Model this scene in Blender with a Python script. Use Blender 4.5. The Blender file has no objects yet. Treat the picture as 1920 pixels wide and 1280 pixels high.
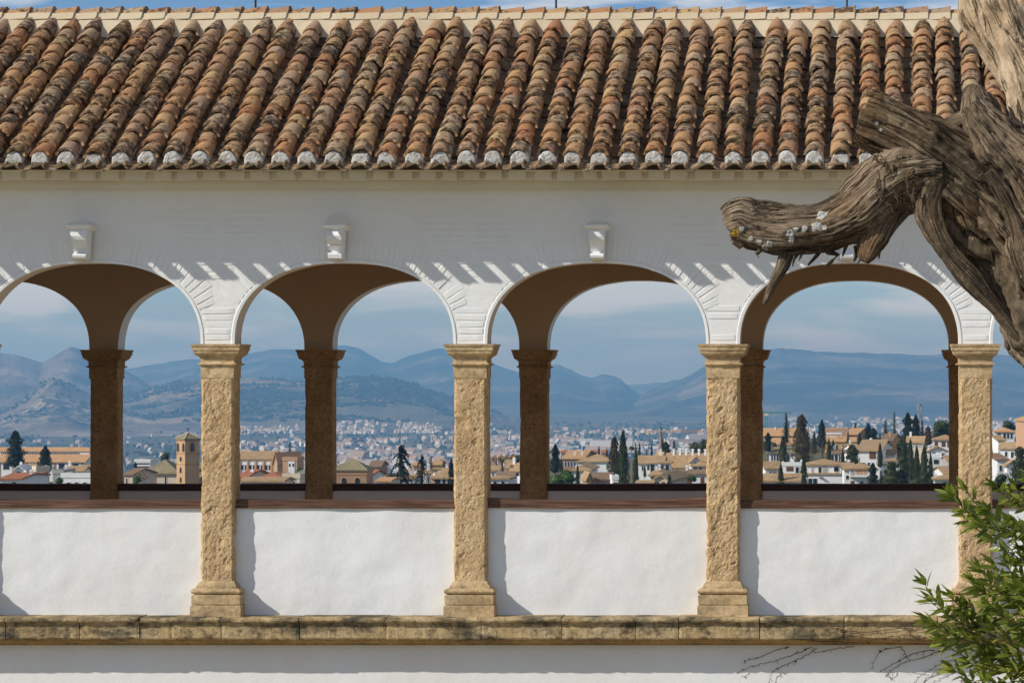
import bpy, math, random
from mathutils import Vector, Matrix, noise, Quaternion
random.seed(7)
SC = bpy.context.scene
COL = SC.collection

# ------------------------------------------------------------------ camera, sky, sun, exposure
F = 5150.0                      # focal length in photo pixels (photo is 1920 wide)
VX, VY = 1672.0, 716.0          # where the optical axis meets the photo
cam_d = bpy.data.cameras.new("camera")
cam_d.sensor_width = 36.0
cam_d.lens = F / 1920.0 * 36.0
cam_d.shift_x = -(VX - 960.0) / 1920.0
cam_d.shift_y = (VY - 640.0) / 1920.0
cam_d.clip_start = 0.2
cam_d.clip_end = 90000.0
cam = bpy.data.objects.new("camera", cam_d)
cam.location = (0, 0, 0)
cam.rotation_euler = (math.radians(90), 0, 0)
COL.objects.link(cam)
SC.camera = cam

SUN_DIR = Vector((1.95, 1.0, -1.33)).normalized()      # direction the light travels
SUN_EL = math.asin(-SUN_DIR.z)
SUN_AZ = math.atan2(-SUN_DIR.x, -SUN_DIR.y)            # clockwise from +Y
sun_d = bpy.data.lights.new("sun", 'SUN')
sun_d.energy = 4.6
sun_d.angle = math.radians(0.53)
sun_d.color = (1.0, 0.96, 0.885)
sun = bpy.data.objects.new("sun", sun_d)
sun.rotation_euler = SUN_DIR.to_track_quat('-Z', 'Y').to_euler()
sun.location = (-30, -20, 40)
COL.objects.link(sun)

SKY_STRENGTH = 0.1
world = bpy.data.worlds.new("World")
SC.world = world
world.use_nodes = True
wt = world.node_tree
for n in list(wt.nodes):
    wt.nodes.remove(n)
w_out = wt.nodes.new("ShaderNodeOutputWorld")
w_bg = wt.nodes.new("ShaderNodeBackground")
w_bg.inputs[1].default_value = SKY_STRENGTH
w_sky = wt.nodes.new("ShaderNodeTexSky")
w_sky.sky_type = 'NISHITA'
w_sky.sun_disc = False
w_sky.sun_elevation = SUN_EL
w_sky.sun_rotation = SUN_AZ
w_sky.altitude = 700
w_sky.air_density = 1.0
w_sky.dust_density = 0.1
w_sky.ozone_density = 3.0
# thin drawn-out clouds over the whole sky, the same in every direction
w_tc = wt.nodes.new("ShaderNodeTexCoord")
w_map = wt.nodes.new("ShaderNodeMapping")
w_map.inputs['Scale'].default_value = (12.0, 12.0, 70.0)
w_n1 = wt.nodes.new("ShaderNodeTexNoise")
w_n1.inputs['Scale'].default_value = 1.0
w_n1.inputs['Detail'].default_value = 7.0
w_n1.inputs['Roughness'].default_value = 0.52
w_n1.inputs['Distortion'].default_value = 0.25
w_r = wt.nodes.new("ShaderNodeValToRGB")
w_r.color_ramp.elements[0].position = 0.46
w_r.color_ramp.elements[0].color = (0, 0, 0, 1)
w_r.color_ramp.elements[1].position = 0.60
w_r.color_ramp.elements[1].color = (1, 1, 1, 1)
w_m = wt.nodes.new("ShaderNodeMath")
w_m.operation = 'MULTIPLY'
w_m.inputs[1].default_value = 0.8
w_mix = wt.nodes.new("ShaderNodeMix")
w_mix.data_type = 'RGBA'
w_mix.inputs[7].default_value = (8.6, 8.8, 9.0, 1)
wt.links.new(w_tc.outputs['Generated'], w_map.inputs['Vector'])
wt.links.new(w_map.outputs[0], w_n1.inputs['Vector'])
wt.links.new(w_n1.outputs['Fac'], w_r.inputs[0])
wt.links.new(w_r.outputs[0], w_m.inputs[0])
wt.links.new(w_m.outputs[0], w_mix.inputs[0])
w_tint = wt.nodes.new("ShaderNodeMix")
w_tint.data_type = 'RGBA'
w_tint.blend_type = 'MULTIPLY'
w_tint.inputs[0].default_value = 1.0
w_tint.inputs[7].default_value = (.70, .85, 1.07, 1)
wt.links.new(w_sky.outputs[0], w_tint.inputs[6])
wt.links.new(w_tint.outputs[2], w_mix.inputs[6])
wt.links.new(w_mix.outputs[2], w_bg.inputs[0])
wt.links.new(w_bg.outputs[0], w_out.inputs[0])

SC.render.engine = 'CYCLES'
SC.view_settings.view_transform = 'Standard'
SC.view_settings.look = 'None'
SC.view_settings.gamma = 1.0
SC.view_settings.use_curve_mapping = False
SC.view_settings.exposure = -0.1
SC.cycles.use_denoising = True
SC.cycles.max_bounces = 7
SC.cycles.diffuse_bounces = 4
SC.cycles.transparent_max_bounces = 6
SC.cycles.volume_bounces = 0
SC.cycles.sample_clamp_indirect = 6.0
SC.render.film_transparent = False

# ------------------------------------------------------------------ helpers
def P(px, py, D):
    return Vector(((px - VX) * D / F, D, (VY - py) * D / F))

def fr(v, s=1.0, o=4, seed=0.0):
    return noise.fractal(Vector((v[0] * s + seed, v[1] * s - seed * 1.7, v[2] * s + seed * .6)), 1.0, 2.0, o)

class MB:
    """collects vertices and faces of one mesh"""
    def __init__(self):
        self.v = []; self.f = []; self.uv = None; self.fa = None
    def add(self, vs, fs):
        o = len(self.v)
        self.v.extend([tuple(p) for p in vs])
        self.f.extend([tuple(i + o for i in f) for f in fs])
        return self
    def box(self, a, b):
        x0, y0, z0 = a; x1, y1, z1 = b
        return self.add([(x0, y0, z0), (x1, y0, z0), (x1, y1, z0), (x0, y1, z0), (x0, y0, z1), (x1, y0, z1), (x1, y1, z1), (x0, y1, z1)],
                        [(0, 1, 5, 4), (1, 2, 6, 5), (2, 3, 7, 6), (3, 0, 4, 7), (4, 5, 6, 7), (3, 2, 1, 0)])
    def tube(self, pts, rad, n=6, cap=True):
        pts = [Vector(p) for p in pts]
        rings = []
        up = Vector((0.13, 0.2, 1)).normalized()
        for i, p in enumerate(pts):
            t = (pts[min(i + 1, len(pts) - 1)] - pts[max(i - 1, 0)])
            t = t.normalized() if t.length > 1e-9 else Vector((0, 0, 1))
            a = t.cross(up)
            if a.length < 1e-3: a = t.cross(Vector((1, 0, 0)))
            a.normalize(); b = t.cross(a)
            r = rad[i] if isinstance(rad, (list, tuple)) else rad
            rings.append([p + (a * math.cos(2 * math.pi * k / n) + b * math.sin(2 * math.pi * k / n)) * r for k in range(n)])
        vs = [q for ring in rings for q in ring]
        fs = []
        for i in range(len(pts) - 1):
            for k in range(n):
                k2 = (k + 1) % n
                fs.append((i * n + k, i * n + k2, (i + 1) * n + k2, (i + 1) * n + k))
        if cap:
            fs.append(tuple(reversed(range(n)))); o = (len(pts) - 1) * n
            fs.append(tuple(o + k for k in range(n)))
        return self.add(vs, fs)
    def mesh(self, name, mat, smooth=False):
        me = bpy.data.meshes.new(name)
        me.from_pydata(self.v, [], self.f)
        if isinstance(mat, (list, tuple)):
            for m in mat: me.materials.append(m)
        elif mat: me.materials.append(mat)
        if smooth:
            me.polygons.foreach_set('use_smooth', [True] * len(me.polygons))
        me.update()
        return me

def link(name, me, parent=None, loc=None, rot=None, scale=None):
    o = bpy.data.objects.new(name, me)
    COL.objects.link(o)
    if parent is not None:
        o.parent = parent
        if parent.get('_off'):
            pass
    if loc is not None: o.location = loc
    if rot is not None: o.rotation_euler = rot
    if scale is not None: o.scale = scale
    return o

def build(mb, name, mat, parent=None, smooth=False, **k):
    return link(name, mb.mesh(name, mat, smooth), parent, **k)

def tag(o, label, cat=None, group=None, kind=None):
    o['label'] = label
    if cat: o['category'] = cat
    if group: o['group'] = group
    if kind: o['kind'] = kind
    return o

def empty(name, loc=(0, 0, 0), rz=0.0):
    o = bpy.data.objects.new(name, None)
    COL.objects.link(o)
    o.location = loc
    o.rotation_euler = (0, 0, rz)
    o.empty_display_size = 0.3
    return o

def wpart(o, root):
    """parent a mesh given in world coordinates to an unrotated Empty"""
    o.parent = root
    o.matrix_parent_inverse = Matrix.Translation(-Vector(root.location))
    return o

# ------------------------------------------------------------------ material helpers
class MT:
    def __init__(self, name, rough=0.9, spec=0.25):
        self.m = bpy.data.materials.new(name)
        self.m.use_nodes = True
        self.t = self.m.node_tree
        self.b = self.t.nodes["Principled BSDF"]
        self.b.inputs['Roughness'].default_value = rough
        self.b.inputs['Specular IOR Level'].default_value = spec
        self._pos = None
    def node(self, typ, **k):
        n = self.t.nodes.new(typ)
        for a, v in k.items(): setattr(n, a, v)
        return n
    def L(self, a, b): self.t.links.new(a, b)
    @property
    def pos(self):
        if self._pos is None:
            self._pos = self.node("ShaderNodeNewGeometry").outputs['Position']
        return self._pos
    def obj(self):
        return self.node("ShaderNodeTexCoord").outputs['Object']
    def mapv(self, src, scale=(1, 1, 1), rot=(0, 0, 0), loc=(0, 0, 0)):
        n = self.node("ShaderNodeMapping")
        n.inputs['Scale'].default_value = scale; n.inputs['Rotation'].default_value = rot; n.inputs['Location'].default_value = loc
        self.L(src, n.inputs['Vector'])
        return n.outputs[0]
    def noise(self, scale, detail=4, rough=.55, src=None, dist=0.0):
        n = self.node("ShaderNodeTexNoise")
        n.inputs['Scale'].default_value = scale; n.inputs['Detail'].default_value = detail
        n.inputs['Roughness'].default_value = rough; n.inputs['Distortion'].default_value = dist
        self.L(src if src is not None else self.pos, n.inputs['Vector'])
        return n.outputs['Fac']
    def voro(self, scale, src=None, feature='F1'):
        n = self.node("ShaderNodeTexVoronoi", feature=feature)
        n.inputs['Scale'].default_value = scale
        self.L(src if src is not None else self.pos, n.inputs['Vector'])
        return n.outputs['Distance']
    def ramp(self, fac, stops, interp='LINEAR'):
        n = self.node("ShaderNodeValToRGB")
        cr = n.color_ramp; cr.interpolation = interp
        while len(cr.elements) < len(stops): cr.elements.new(0.5)
        for e, (p, c) in zip(cr.elements, stops):
            e.position = p
            e.color = (c, c, c, 1) if isinstance(c, (int, float)) else (c[0], c[1], c[2], 1)
        self.L(fac, n.inputs[0])
        return n.outputs[0]
    def mix(self, fac, a, b, mode='MIX'):
        n = self.node("ShaderNodeMix", data_type='RGBA', blend_type=mode)
        for s, i in ((fac, 0), (a, 6), (b, 7)):
            if isinstance(s, (int, float)): n.inputs[i].default_value = s
            elif isinstance(s, tuple): n.inputs[i].default_value = (s[0], s[1], s[2], 1)
            else: self.L(s, n.inputs[i])
        return n.outputs[2]
    def math(self, op, a, b=None):
        n = self.node("ShaderNodeMath", operation=op)
        for s, i in ((a, 0), (b, 1)):
            if s is None: continue
            if isinstance(s, (int, float)): n.inputs[i].default_value = s
            else: self.L(s, n.inputs[i])
        return n.outputs[0]
    def bump(self, height, strength=.5, dist=.01, prev=None):
        n = self.node("ShaderNodeBump")
        n.inputs['Strength'].default_value = strength; n.inputs['Distance'].default_value = dist
        self.L(height, n.inputs['Height'])
        if prev is not None: self.L(prev, n.inputs['Normal'])
        self.L(n.outputs[0], self.b.inputs['Normal'])
        return n.outputs[0]
    def col(self, c):
        if isinstance(c, tuple): self.b.inputs['Base Color'].default_value = (c[0], c[1], c[2], 1)
        else: self.L(c, self.b.inputs['Base Color'])
        return self
    def oprand(self):
        return self.node("ShaderNodeObjectInfo").outputs['Random']
    def attr(self, name):
        n = self.node("ShaderNodeAttribute", attribute_name=name)
        return n.outputs['Fac']
    def attrc(self, name):
        n = self.node("ShaderNodeAttribute", attribute_name=name)
        return n.outputs['Color']

# ---- plaster
def plaster(name, base, warm, bumpk=1.0):
    t = MT(name, .92, .15)
    n1 = t.noise(1.1, 5); n2 = t.noise(9, 5)
    c = t.mix(t.ramp(n1, [(.35, 0.0), (.7, 1.0)]), base, warm)
    c = t.mix(t.ramp(n2, [(.45, 0.0), (.75, .25)]), c, tuple(x * .86 for x in base))
    t.col(c)
    b = t.bump(t.noise(5, 3, .5), .22 * bumpk, .03)
    b = t.bump(t.noise(38, 5, .6), .22 * bumpk, .008, b)
    t.bump(t.ramp(t.voro(16), [(0.0, 1.0), (.10, 0.0)]), .25 * bumpk, .006, b)
    return t.m
M_white = plaster("plaster_whitewash", (.82, .82, .80), (.79, .77, .73))
M_cream = plaster("plaster_cornice", (.74, .69, .58), (.66, .58, .45))
M_inner = plaster("plaster_inner_bounce_tint", (.62, .44, .27), (.55, .38, .23))  # warm floor bounce and shade put into the plaster colour
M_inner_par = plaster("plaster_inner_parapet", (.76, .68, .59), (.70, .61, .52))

# ---- stones
def stone(name, cols, pit=1.0, stain=0.0, bumpk=1.0):
    t = MT(name, .93, .15)
    n1 = t.noise(3.2, 6, .6); n2 = t.noise(26, 6, .65); n3 = t.noise(90, 3, .6)
    c = t.ramp(n1, [(.3, cols[0]), (.5, cols[1]), (.7, cols[2])])
    c = t.mix(t.ramp(n2, [(.38, .55), (.55, 0.0)]), c, tuple(x * .55 for x in cols[0]))
    c = t.mix(t.ramp(n3, [(.5, 0.0), (.75, .5)]), c, tuple(min(1, x * 1.35) for x in cols[2]))
    if stain:
        s1 = t.noise(2.3, 7, .68, t.mapv(t.pos, (1.0, 1.0, 2.2), (0, 0, 0), (5, 2, 1)))
        c = t.mix(t.ramp(s1, [(.46, 0.0), (.62, stain)]), c, (.085, .075, .05))
        s2 = t.noise(11, 7, .7)
        c = t.mix(t.ramp(s2, [(.52, 0.0), (.66, stain * .8)]), c, (.05, .043, .03))
    if pit > .5:
        hole = t.math('ADD', t.voro(30), t.math('MULTIPLY', t.math('SUBTRACT', t.noise(7, 4), .5), -.5))
        c = t.mix(t.ramp(hole, [(.10, .9), (.20, 0.0)]), c, (.09, .05, .022))
    t.col(c)
    d = t.mapv(t.pos, (30, 30, 14), (0, math.radians(38), 0))
    b = t.bump(t.noise(1.0, 6, .68, d), .7 * bumpk * pit + .05, .018)
    b = t.bump(t.ramp(t.voro(24), [(.05, 0.0), (.32, 1.0)]), .55 * pit * bumpk + .02, .016, b)
    t.bump(t.noise(75, 5, .7), .45 * bumpk, .008, b)
    return t.m
M_shaft = stone("sandstone_rough", [(.43, .28, .14), (.575, .395, .21), (.66, .49, .29)], .85)
M_shaft_d = stone("sandstone_shade_tone", [(.30, .165, .065), (.42, .245, .105), (.52, .33, .16)], .6)  # darker copy for the rear columns, their shade worked into the colour
M_cap = stone("sandstone_dressed", [(.50, .335, .165), (.61, .435, .235), (.67, .505, .295)], .12, .35, .6)
M_ledge = stone("sandstone_ledge", [(.36, .245, .115), (.49, .355, .185), (.56, .44, .265)], .4, 1.0, .9)
M_cove = stone("sandstone_cove", [(.30, .18, .07), (.40, .25, .10), (.46, .31, .14)], .3, .5, .8)

# ---- roof tiles
def tile_mat(name, src, inner=False):
    t = MT(name, .9, .2)
    r = t.oprand() if src == 'object' else t.attr('rnd')
    r2 = t.math('FRACT', t.math('MULTIPLY', r, 17.37))
    r3 = t.math('FRACT', t.math('MULTIPLY', r, 7.91))
    c = t.ramp(r, [(0, (.34, .145, .068)), (.2, (.39, .185, .085)), (.45, (.44, .245, .115)), (.62, (.34, .19, .10)), (.82, (.48, .31, .145)), (1.0, (.38, .20, .095))])
    c = t.mix(t.ramp(t.noise(8, 5, .6), [(.4, .0), (.7, .4)]), c, (.52, .30, .13))
    # grey lichen crust, more on some tiles than on others
    g = t.noise(70, 6, .72)
    gm = t.math('ADD', g, t.math('MULTIPLY', t.math('SUBTRACT', r2, .5), .22))
    c = t.mix(t.ramp(gm, [(.49, 0.0), (.60, .6)]), c, (.33, .29, .225))
    # dark brown moss and lichen
    k = t.noise(17, 8, .7)
    km = t.math('ADD', k, t.math('MULTIPLY', t.math('SUBTRACT', r3, .5), .17))
    km = t.math('ADD', km, t.math('MULTIPLY', t.math('SUBTRACT', t.noise(3.0, 2), .5), .2))
    c = t.mix(t.ramp(km, [(.50, 0.0), (.60, .85)]), c, (.038, .028, .018))
    w = t.noise(120, 3, .6)
    c = t.mix(t.ramp(w, [(.66, 0.0), (.74, .7)]), c, (.55, .52, .45))
    if inner: c = t.mix(.6, c, (.06, .045, .032))  # shade between the tile rows mixed into the channel clay
    t.col(c)
    b = t.bump(t.noise(60, 6, .7), .7, .008)
    t.bump(km, .5, .01, b)
    return t.m
M_tile = tile_mat("roof_tile_clay", 'object')
M_tile_j = tile_mat("roof_tile_clay_joined", 'attr')
M_chan = tile_mat("roof_tile_channel_shaded", 'object', True)
def _lip():
    t = MT("channel_tile_lip", .95, .1)
    c = t.ramp(t.noise(22, 7, .7), [(.35, (.05, .036, .024)), (.5, (.24, .15, .085)), (.62, (.42, .33, .22)), (.7, (.62, .57, .48))])
    t.col(c); t.bump(t.noise(50, 6, .7), .8, .01)
    return t.m
M_lip = _lip()
M_chan_j = tile_mat("roof_tile_channel_shaded_joined", 'attr', True)
M_ridge_mortar = plaster("ridge_mortar", (.60, .49, .33), (.50, .39, .25), 1.6)
def _plug():
    t = MT("white_mortar", .95, .1)
    n = t.noise(14, 7, .7)
    c = t.ramp(n, [(.32, (.30, .25, .19)), (.48, (.50, .47, .42)), (.66, (.64, .63, .60))])
    t.col(t.mix(t.ramp(t.noise(40, 4), [(.6, 0.0), (.7, .6)]), c, (.33, .27, .2)))
    t.bump(t.noise(30, 6, .7), .8, .015)
    return t.m
M_plug = _plug()
def _under():
    t = MT("roof_bed_dark", .95, .1)
    t.col(t.ramp(t.noise(20, 6), [(.3, (.03, .022, .015)), (.7, (.10, .075, .05))]))
    return t.m
M_under = _under()

# ---- wood
def _rail(name, c0, c1, c2):
    t = MT(name, .72, .3)
    g = t.noise(1.0, 6, .65, t.mapv(t.pos, (2.2, 60, 85)))
    c = t.ramp(g, [(.32, c0), (.5, c1), (.68, c2)])
    t.col(c)
    t.bump(g, .6, .008)
    return t.m
M_rail = _rail("rail_timber", (.045, .020, .012), (.12, .055, .033), (.24, .14, .10))
M_rail_in = _rail("rail_timber_shade_tone", (.025, .011, .007), (.06, .026, .015), (.10, .05, .03))  # rear rails: darker copy of the timber with shade in its colour
M_iron = MT("black_iron", .5, .4).col((.02, .02, .022)).m
# ------------------------------------------------------------------ ground under camera, garden, hill, valley and plain
def sm(a, b, t):
    t = max(0.0, min(1.0, (t - a) / (b - a)))
    return t * t * (3 - 2 * t)
def lerp_list(L, u):
    if u <= L[0][0]: return L[0][1]
    for (a, va), (b, vb) in zip(L, L[1:]):
        if u <= b: return va + (vb - va) * (u - a) / (b - a)
    return L[-1][1]
YFAR = [(0, 897), (850, 897), (1000, 868), (1320, 858), (1430, 824), (1800, 818), (1920, 824), (2400, 840)]   # photo row of the far edge of the near slope
PLAIN = -175.0
def zt(x, y):
    if y < 120: base_u = 1672
    z = -1.75
    if y > 6.5: z = -1.75 - 4.75 * sm(6.5, 10.5, y)
    if y > 33: z = -6.5 - 52 * sm(33, 200, y)
    if y > 220:
        u = VX + x / y * F
        yf = lerp_list(YFAR, u)
        z = -58.5 + 38.7 * sm(220, 420, y)
        if y > 420: z = -(948 + (yf - 948) * min(1.0, (y - 420) / 480.0) - VY) * min(y, 1000) / F
        if y > 1000: z = z + (PLAIN - z) * sm(1000, 2100, y)
        z += noise.noise(Vector((x * .004, y * .004, 0))) * min(6.0, max(0, (y - 1200) / 300.0))
    return z

def _ground():
    t = MT("ground_earth_and_fields", .95, .1)
    n1 = t.noise(.012, 6, .6); n2 = t.noise(.0011, 5, .6); n3 = t.noise(.3, 5, .6)
    near = t.ramp(n3, [(.35, (.27, .22, .125)), (.6, (.44, .375, .245))])
    c = t.ramp(n1, [(.3, (.045, .06, .03)), (.5, (.10, .10, .055)), (.7, (.20, .155, .10))])
    c2 = t.ramp(n2, [(.35, (.05, .07, .035)), (.55, (.11, .105, .06)), (.7, (.22, .17, .12))])
    sx = t.node("ShaderNodeSeparateXYZ"); t.L(t.pos, sx.inputs[0])
    far = t.ramp(t.math('DIVIDE', sx.outputs['Y'], 4000.0), [(.25, 0.0), (.6, 1.0)])
    nearm = t.ramp(t.math('DIVIDE', sx.outputs['Y'], 200.0), [(.3, 0.0), (.6, 1.0)])
    c = t.mix(far, c, c2)
    t.col(t.mix(nearm, near, c))
    return t.m
M_ground = _ground()
ys = [-60, -40, -20, -8, 0, 3, 6, 6.5]
ys += [7 + .5 * i for i in range(9)] + [12, 16, 22, 28, 33]
y = 40.0
while y < 30000:
    ys.append(y); y *= 1.055
NS = 190
mb = MB()
for y in ys:
    for i in range(NS + 1):
        s = -.95 + 1.55 * i / NS
        x = s * (y + 70)
        mb.v.append((x, y, zt(x, y)))
for j in range(len(ys) - 1):
    for i in range(NS):
        a = j * (NS + 1) + i
        mb.f.append((a, a + 1, a + NS + 2, a + NS + 1))
g = build(mb, "ground", M_ground, smooth=True)
tag(g, "garden ground falling to the valley and the wide plain", "ground", kind="structure")

# ------------------------------------------------------------------ the pavilion
BAY = 2.301
XC = [-1.537 + BAY * k for k in range(-4, 4)]          # column axes
XL, XR = XC[0] - .45, XC[-1] + .45
FY = 25.0                                              # front face of the shafts
BY = 29.40                                             # inner face of the rear shafts
ZCAP = .345; ZSP = .345; RISE = .742; HALF = 1.0; NEXP = 2.35
TH = .27
root = empty("gallery_pavilion", (-2.68, 27.3, -6.6))
tag(root, "long whitewashed arcaded gallery with clay tile roof and sandstone columns", "building")
def W(o): return wpart(o, root)

def arch_pts(n=44):
    """right to left over the arch, local x,z with springing at z=0"""
    out = []
    for i in range(n + 1):
        a = math.pi * i / n
        c, s = math.cos(a), math.sin(a)
        x = math.copysign(abs(c) ** (2 / NEXP), c) * HALF
        z = abs(s) ** (2 / NEXP) * RISE
        out.append((x, z))
    return out
ARCH = arch_pts()

def arcade_wall(y0, y1, ztop, name, mats, seed):
    """wall standing on the capitals, pierced by the arches; material 0 outside, 1 the side facing in"""
    mb = MB(); mi = []
    edge = [(XL, ZSP)]
    for k in range(len(XC) - 1):
        cx = (XC[k] + XC[k + 1]) / 2
        for (x, z) in reversed(ARCH):
            j = .006 * noise.noise(Vector((cx + x * 3, z * 3, seed)))
            edge.append((cx + x * (1 + j), ZSP + z * (1 + j)))
    edge.append((XR, ZSP))
    n = len(edge)
    for (yy) in (y0, y1):
        for (x, z) in edge: mb.v.append((x, yy, z))
        for (x, z) in edge: mb.v.append((x, yy, ztop))
    for i in range(n - 1):
        mb.f.append((i, i + 1, n + i + 1, n + i)); mi.append(0)                       # front
        o = 2 * n
        mb.f.append((o + i + 1, o + i, o + n + i, o + n + i + 1)); mi.append(1)       # rear
        mb.f.append((i + 1, i, o + i, o + i + 1)); mi.append(2)                       # soffit
    mb.f.append((n, 2 * n - 1, 4 * n - 1, 3 * n)); mi.append(0)
    mb.f.append((0, n, 3 * n, 2 * n)); mi.append(0)
    mb.f.append((2 * n - 1, n - 1, 3 * n - 1, 4 * n - 1)); mi.append(0)
    me = mb.mesh(name, mats)
    me.polygons.foreach_set('material_index', mi)
    return link(name, me)

WY = FY + .012
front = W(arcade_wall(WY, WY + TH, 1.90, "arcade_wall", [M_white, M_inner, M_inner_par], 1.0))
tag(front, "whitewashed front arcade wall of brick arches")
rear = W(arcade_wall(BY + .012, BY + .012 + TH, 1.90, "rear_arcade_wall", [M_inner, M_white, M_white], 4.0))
tag(rear, "shaded rear arcade wall seen through the front arches")

# archivolt lips
for k in range(len(XC) - 1):
    cx = (XC[k] + XC[k + 1]) / 2
    mb = MB(); n = len(ARCH); pts = []
    for i, (x, z) in enumerate(ARCH):
        w = .028
        a = ARCH[max(i - 1, 0)]; b = ARCH[min(i + 1, n - 1)]
        tx, tz = b[0] - a[0], b[1] - a[1]
        l = math.hypot(tx, tz) or 1
        nx, nz = tz / l, -tx / l
        if nx * x + nz * (z + .3) < 0: nx, nz = -nx, -nz
        j = .004 * noise.noise(Vector((cx * 3 + x * 5, z * 5, 2)))
        for (d, p) in ((-.004, 0.03), (-.004, -.004 + j), (w * .75, -.006 + j), (w, -.002), (w, .03)):
            mb.v.append((cx + x + nx * d, WY + p, ZSP + z + nz * d))
    for i in range(n - 1):
        for q in range(4):
            a = i * 5 + q
            mb.f.append((a, a + 1, a + 6, a + 5))
    o = build(mb, "archivolt", M_white, front, smooth=False)

# whitewashed bricks of the arches, each a little proud of the wall
def brick_prism(poly, prof, y=WY):
    """poly: corners (a0, b0, b1, a1) as (x,z); 0 -> 1 is the long direction; prof gives the relief at the cuts along it"""
    a0, b0, b1, a1 = [Vector((p[0], p[1])) for p in poly]
    mb = MB()
    cuts = (0.0, .12, .5, .86, 1.0)
    for f, p in zip(cuts, prof):
        u, v = a0.lerp(a1, f), b0.lerp(b1, f)
        d = v - u; l = d.length; e = d / l * min(.006, l * .2)
        p += random.uniform(-.0008, .0008)
        mb.v += [(u.x, y + .006, u.y), (u.x + e.x, y - p, u.y + e.y), (v.x - e.x, y - p, v.y - e.y), (v.x, y + .006, v.y)]
    for i in range(4):
        for q in range(3): mb.f.append((i * 4 + q, i * 4 + q + 1, i * 4 + q + 5, i * 4 + q + 4))
    return mb
rb = random.Random(11)
brick_n = 0
for k in range(len(XC) - 1):
    cx = (XC[k] + XC[k + 1]) / 2
    if k < 0 or k > 5: continue
    dense = arch_pts(400)
    # arc length table
    S = [0.0]
    for a, b in zip(dense, dense[1:]): S.append(S[-1] + math.hypot(b[0] - a[0], b[1] - a[1]))
    total = S[-1]
    def at(s):
        s = max(0, min(total, s))
        for i in range(len(S) - 1):
            if S[i + 1] >= s: break
        t = (s - S[i]) / max(1e-9, S[i + 1] - S[i])
        a, b = dense[i], dense[i + 1]
        l = math.hypot(b[0] - a[0], b[1] - a[1]) or 1
        nx, nz = (b[1] - a[1]) / l, -(b[0] - a[0]) / l
        if nx * a[0] + nz * (a[1] + .3) < 0: nx, nz = -nx, -nz
        return a[0] + (b[0] - a[0]) * t, a[1] + (b[1] - a[1]) * t, nx, nz
    s = .30
    while s < total - .40:
        w = rb.uniform(.036, .056)
        x0, z0, nx0, nz0 = at(s); x1, z1, nx1, nz1 = at(s + w)
        xm = (x0 + x1) / 2
        ln = rb.uniform(.22, .34)
        if abs(nx0) > .02:
            ln = min(ln, (BAY / 2 - .012 - abs(x0)) / max(.05, abs(nx0)) )
        ln = max(.08, ln)
        # the left flanks are smothered in limewash; the joints show on the right ones
        pr = rb.uniform(.004, .008) if xm > -.1 else rb.uniform(.002, .005)
        if abs(xm) > .12 and rb.random() > .06:
            poly = [(cx + x0 + nx0 * .038, ZSP + z0 + nz0 * .038), (cx + x1 + nx1 * .038, ZSP + z1 + nz1 * .038),
                    (cx + x1 + nx1 * ln, ZSP + z1 + nz1 * ln), (cx + x0 + nx0 * ln, ZSP + z0 + nz0 * ln)]
            build(brick_prism(poly, (pr, pr, pr * rb.uniform(.7, 1), pr * rb.uniform(.2, .5), -.002)), "voussoir", M_white, front)
            brick_n += 1
        s += w + rb.uniform(.004, .009)
for k in range(0, 7):                                  # courses on the piers and spandrels
    z = ZSP + .03
    while z < 1.50:
        h = rb.uniform(.05, .058)
        d = z - ZSP
        if d < .30: hw = .113 + d * d * .5; jit = .004
        elif d < .50: z += h + .01; continue
        else:
            hw = max(0, (d - .50) * .95); jit = .05
            hw = min(hw, .55)
        if hw > .06 and rb.random() > .1:
            x0 = XC[k] - hw + rb.uniform(-jit, jit) * .6; x1 = XC[k] + hw + rb.uniform(-jit, jit) * .6
            pr = rb.uniform(.002, .006) if d < .3 else rb.uniform(.003, .006)
            en = pr * .6 if d < .3 else -.002
            nsplit = 1 if hw < .16 else 2
            for q in range(nsplit):
                a = x0 + (x1 - x0) * q / nsplit + .004; b = x0 + (x1 - x0) * (q + 1) / nsplit - .004
                t0, t1 = rb.uniform(-.006, .006), rb.uniform(-.006, .006)
                build(brick_prism([(a, z + t0), (a, z + h + t0), (b, z + h + t1), (b, z + t1)], (en, pr, pr, pr, en)), "brick", M_white, front)
        z += h + rb.uniform(.005, .012)

# columns --------------------------------------------------------
def sq_profile(mb, prof, cx, cy, seed, amp=.003, nseg=5):
    """square mouldings: prof = [(half width, half depth, z)]"""
    rings = []
    for (hx, hy, z) in prof:
        ring = []
        c = [(-hx, -hy), (hx, -hy), (hx, hy), (-hx, hy)]
        for q in range(4):
            a, b = c[q], c[(q + 1) % 4]
            for i in range(nseg):
                t = i / nseg
                x, y = a[0] + (b[0] - a[0]) * t, a[1] + (b[1] - a[1]) * t
                if i == 0:
                    x *= .988; y *= .988
                d = amp * fr((x + cx, y + cy, z), 14, 3, seed)
                l = math.hypot(x, y)
                ring.append((cx + x * (1 + d / l * 2), cy + y * (1 + d / l * 2), z + amp * .4 * noise.noise(Vector((x * 9 + seed, y * 9, z)))))
        rings.append(ring)
    n = 4 * nseg
    vs = [p for r in rings for p in r]; fs = []
    for i in range(len(rings) - 1):
        for k in range(n):
            k2 = (k + 1) % n
            fs.append((i * n + k, i * n + k2, (i + 1) * n + k2, (i + 1) * n + k))
    fs.append(tuple(reversed(range(n)))); fs.append(tuple((len(rings) - 1) * n + k for k in range(n)))
    mb.add(vs, fs)
    return mb
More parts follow.
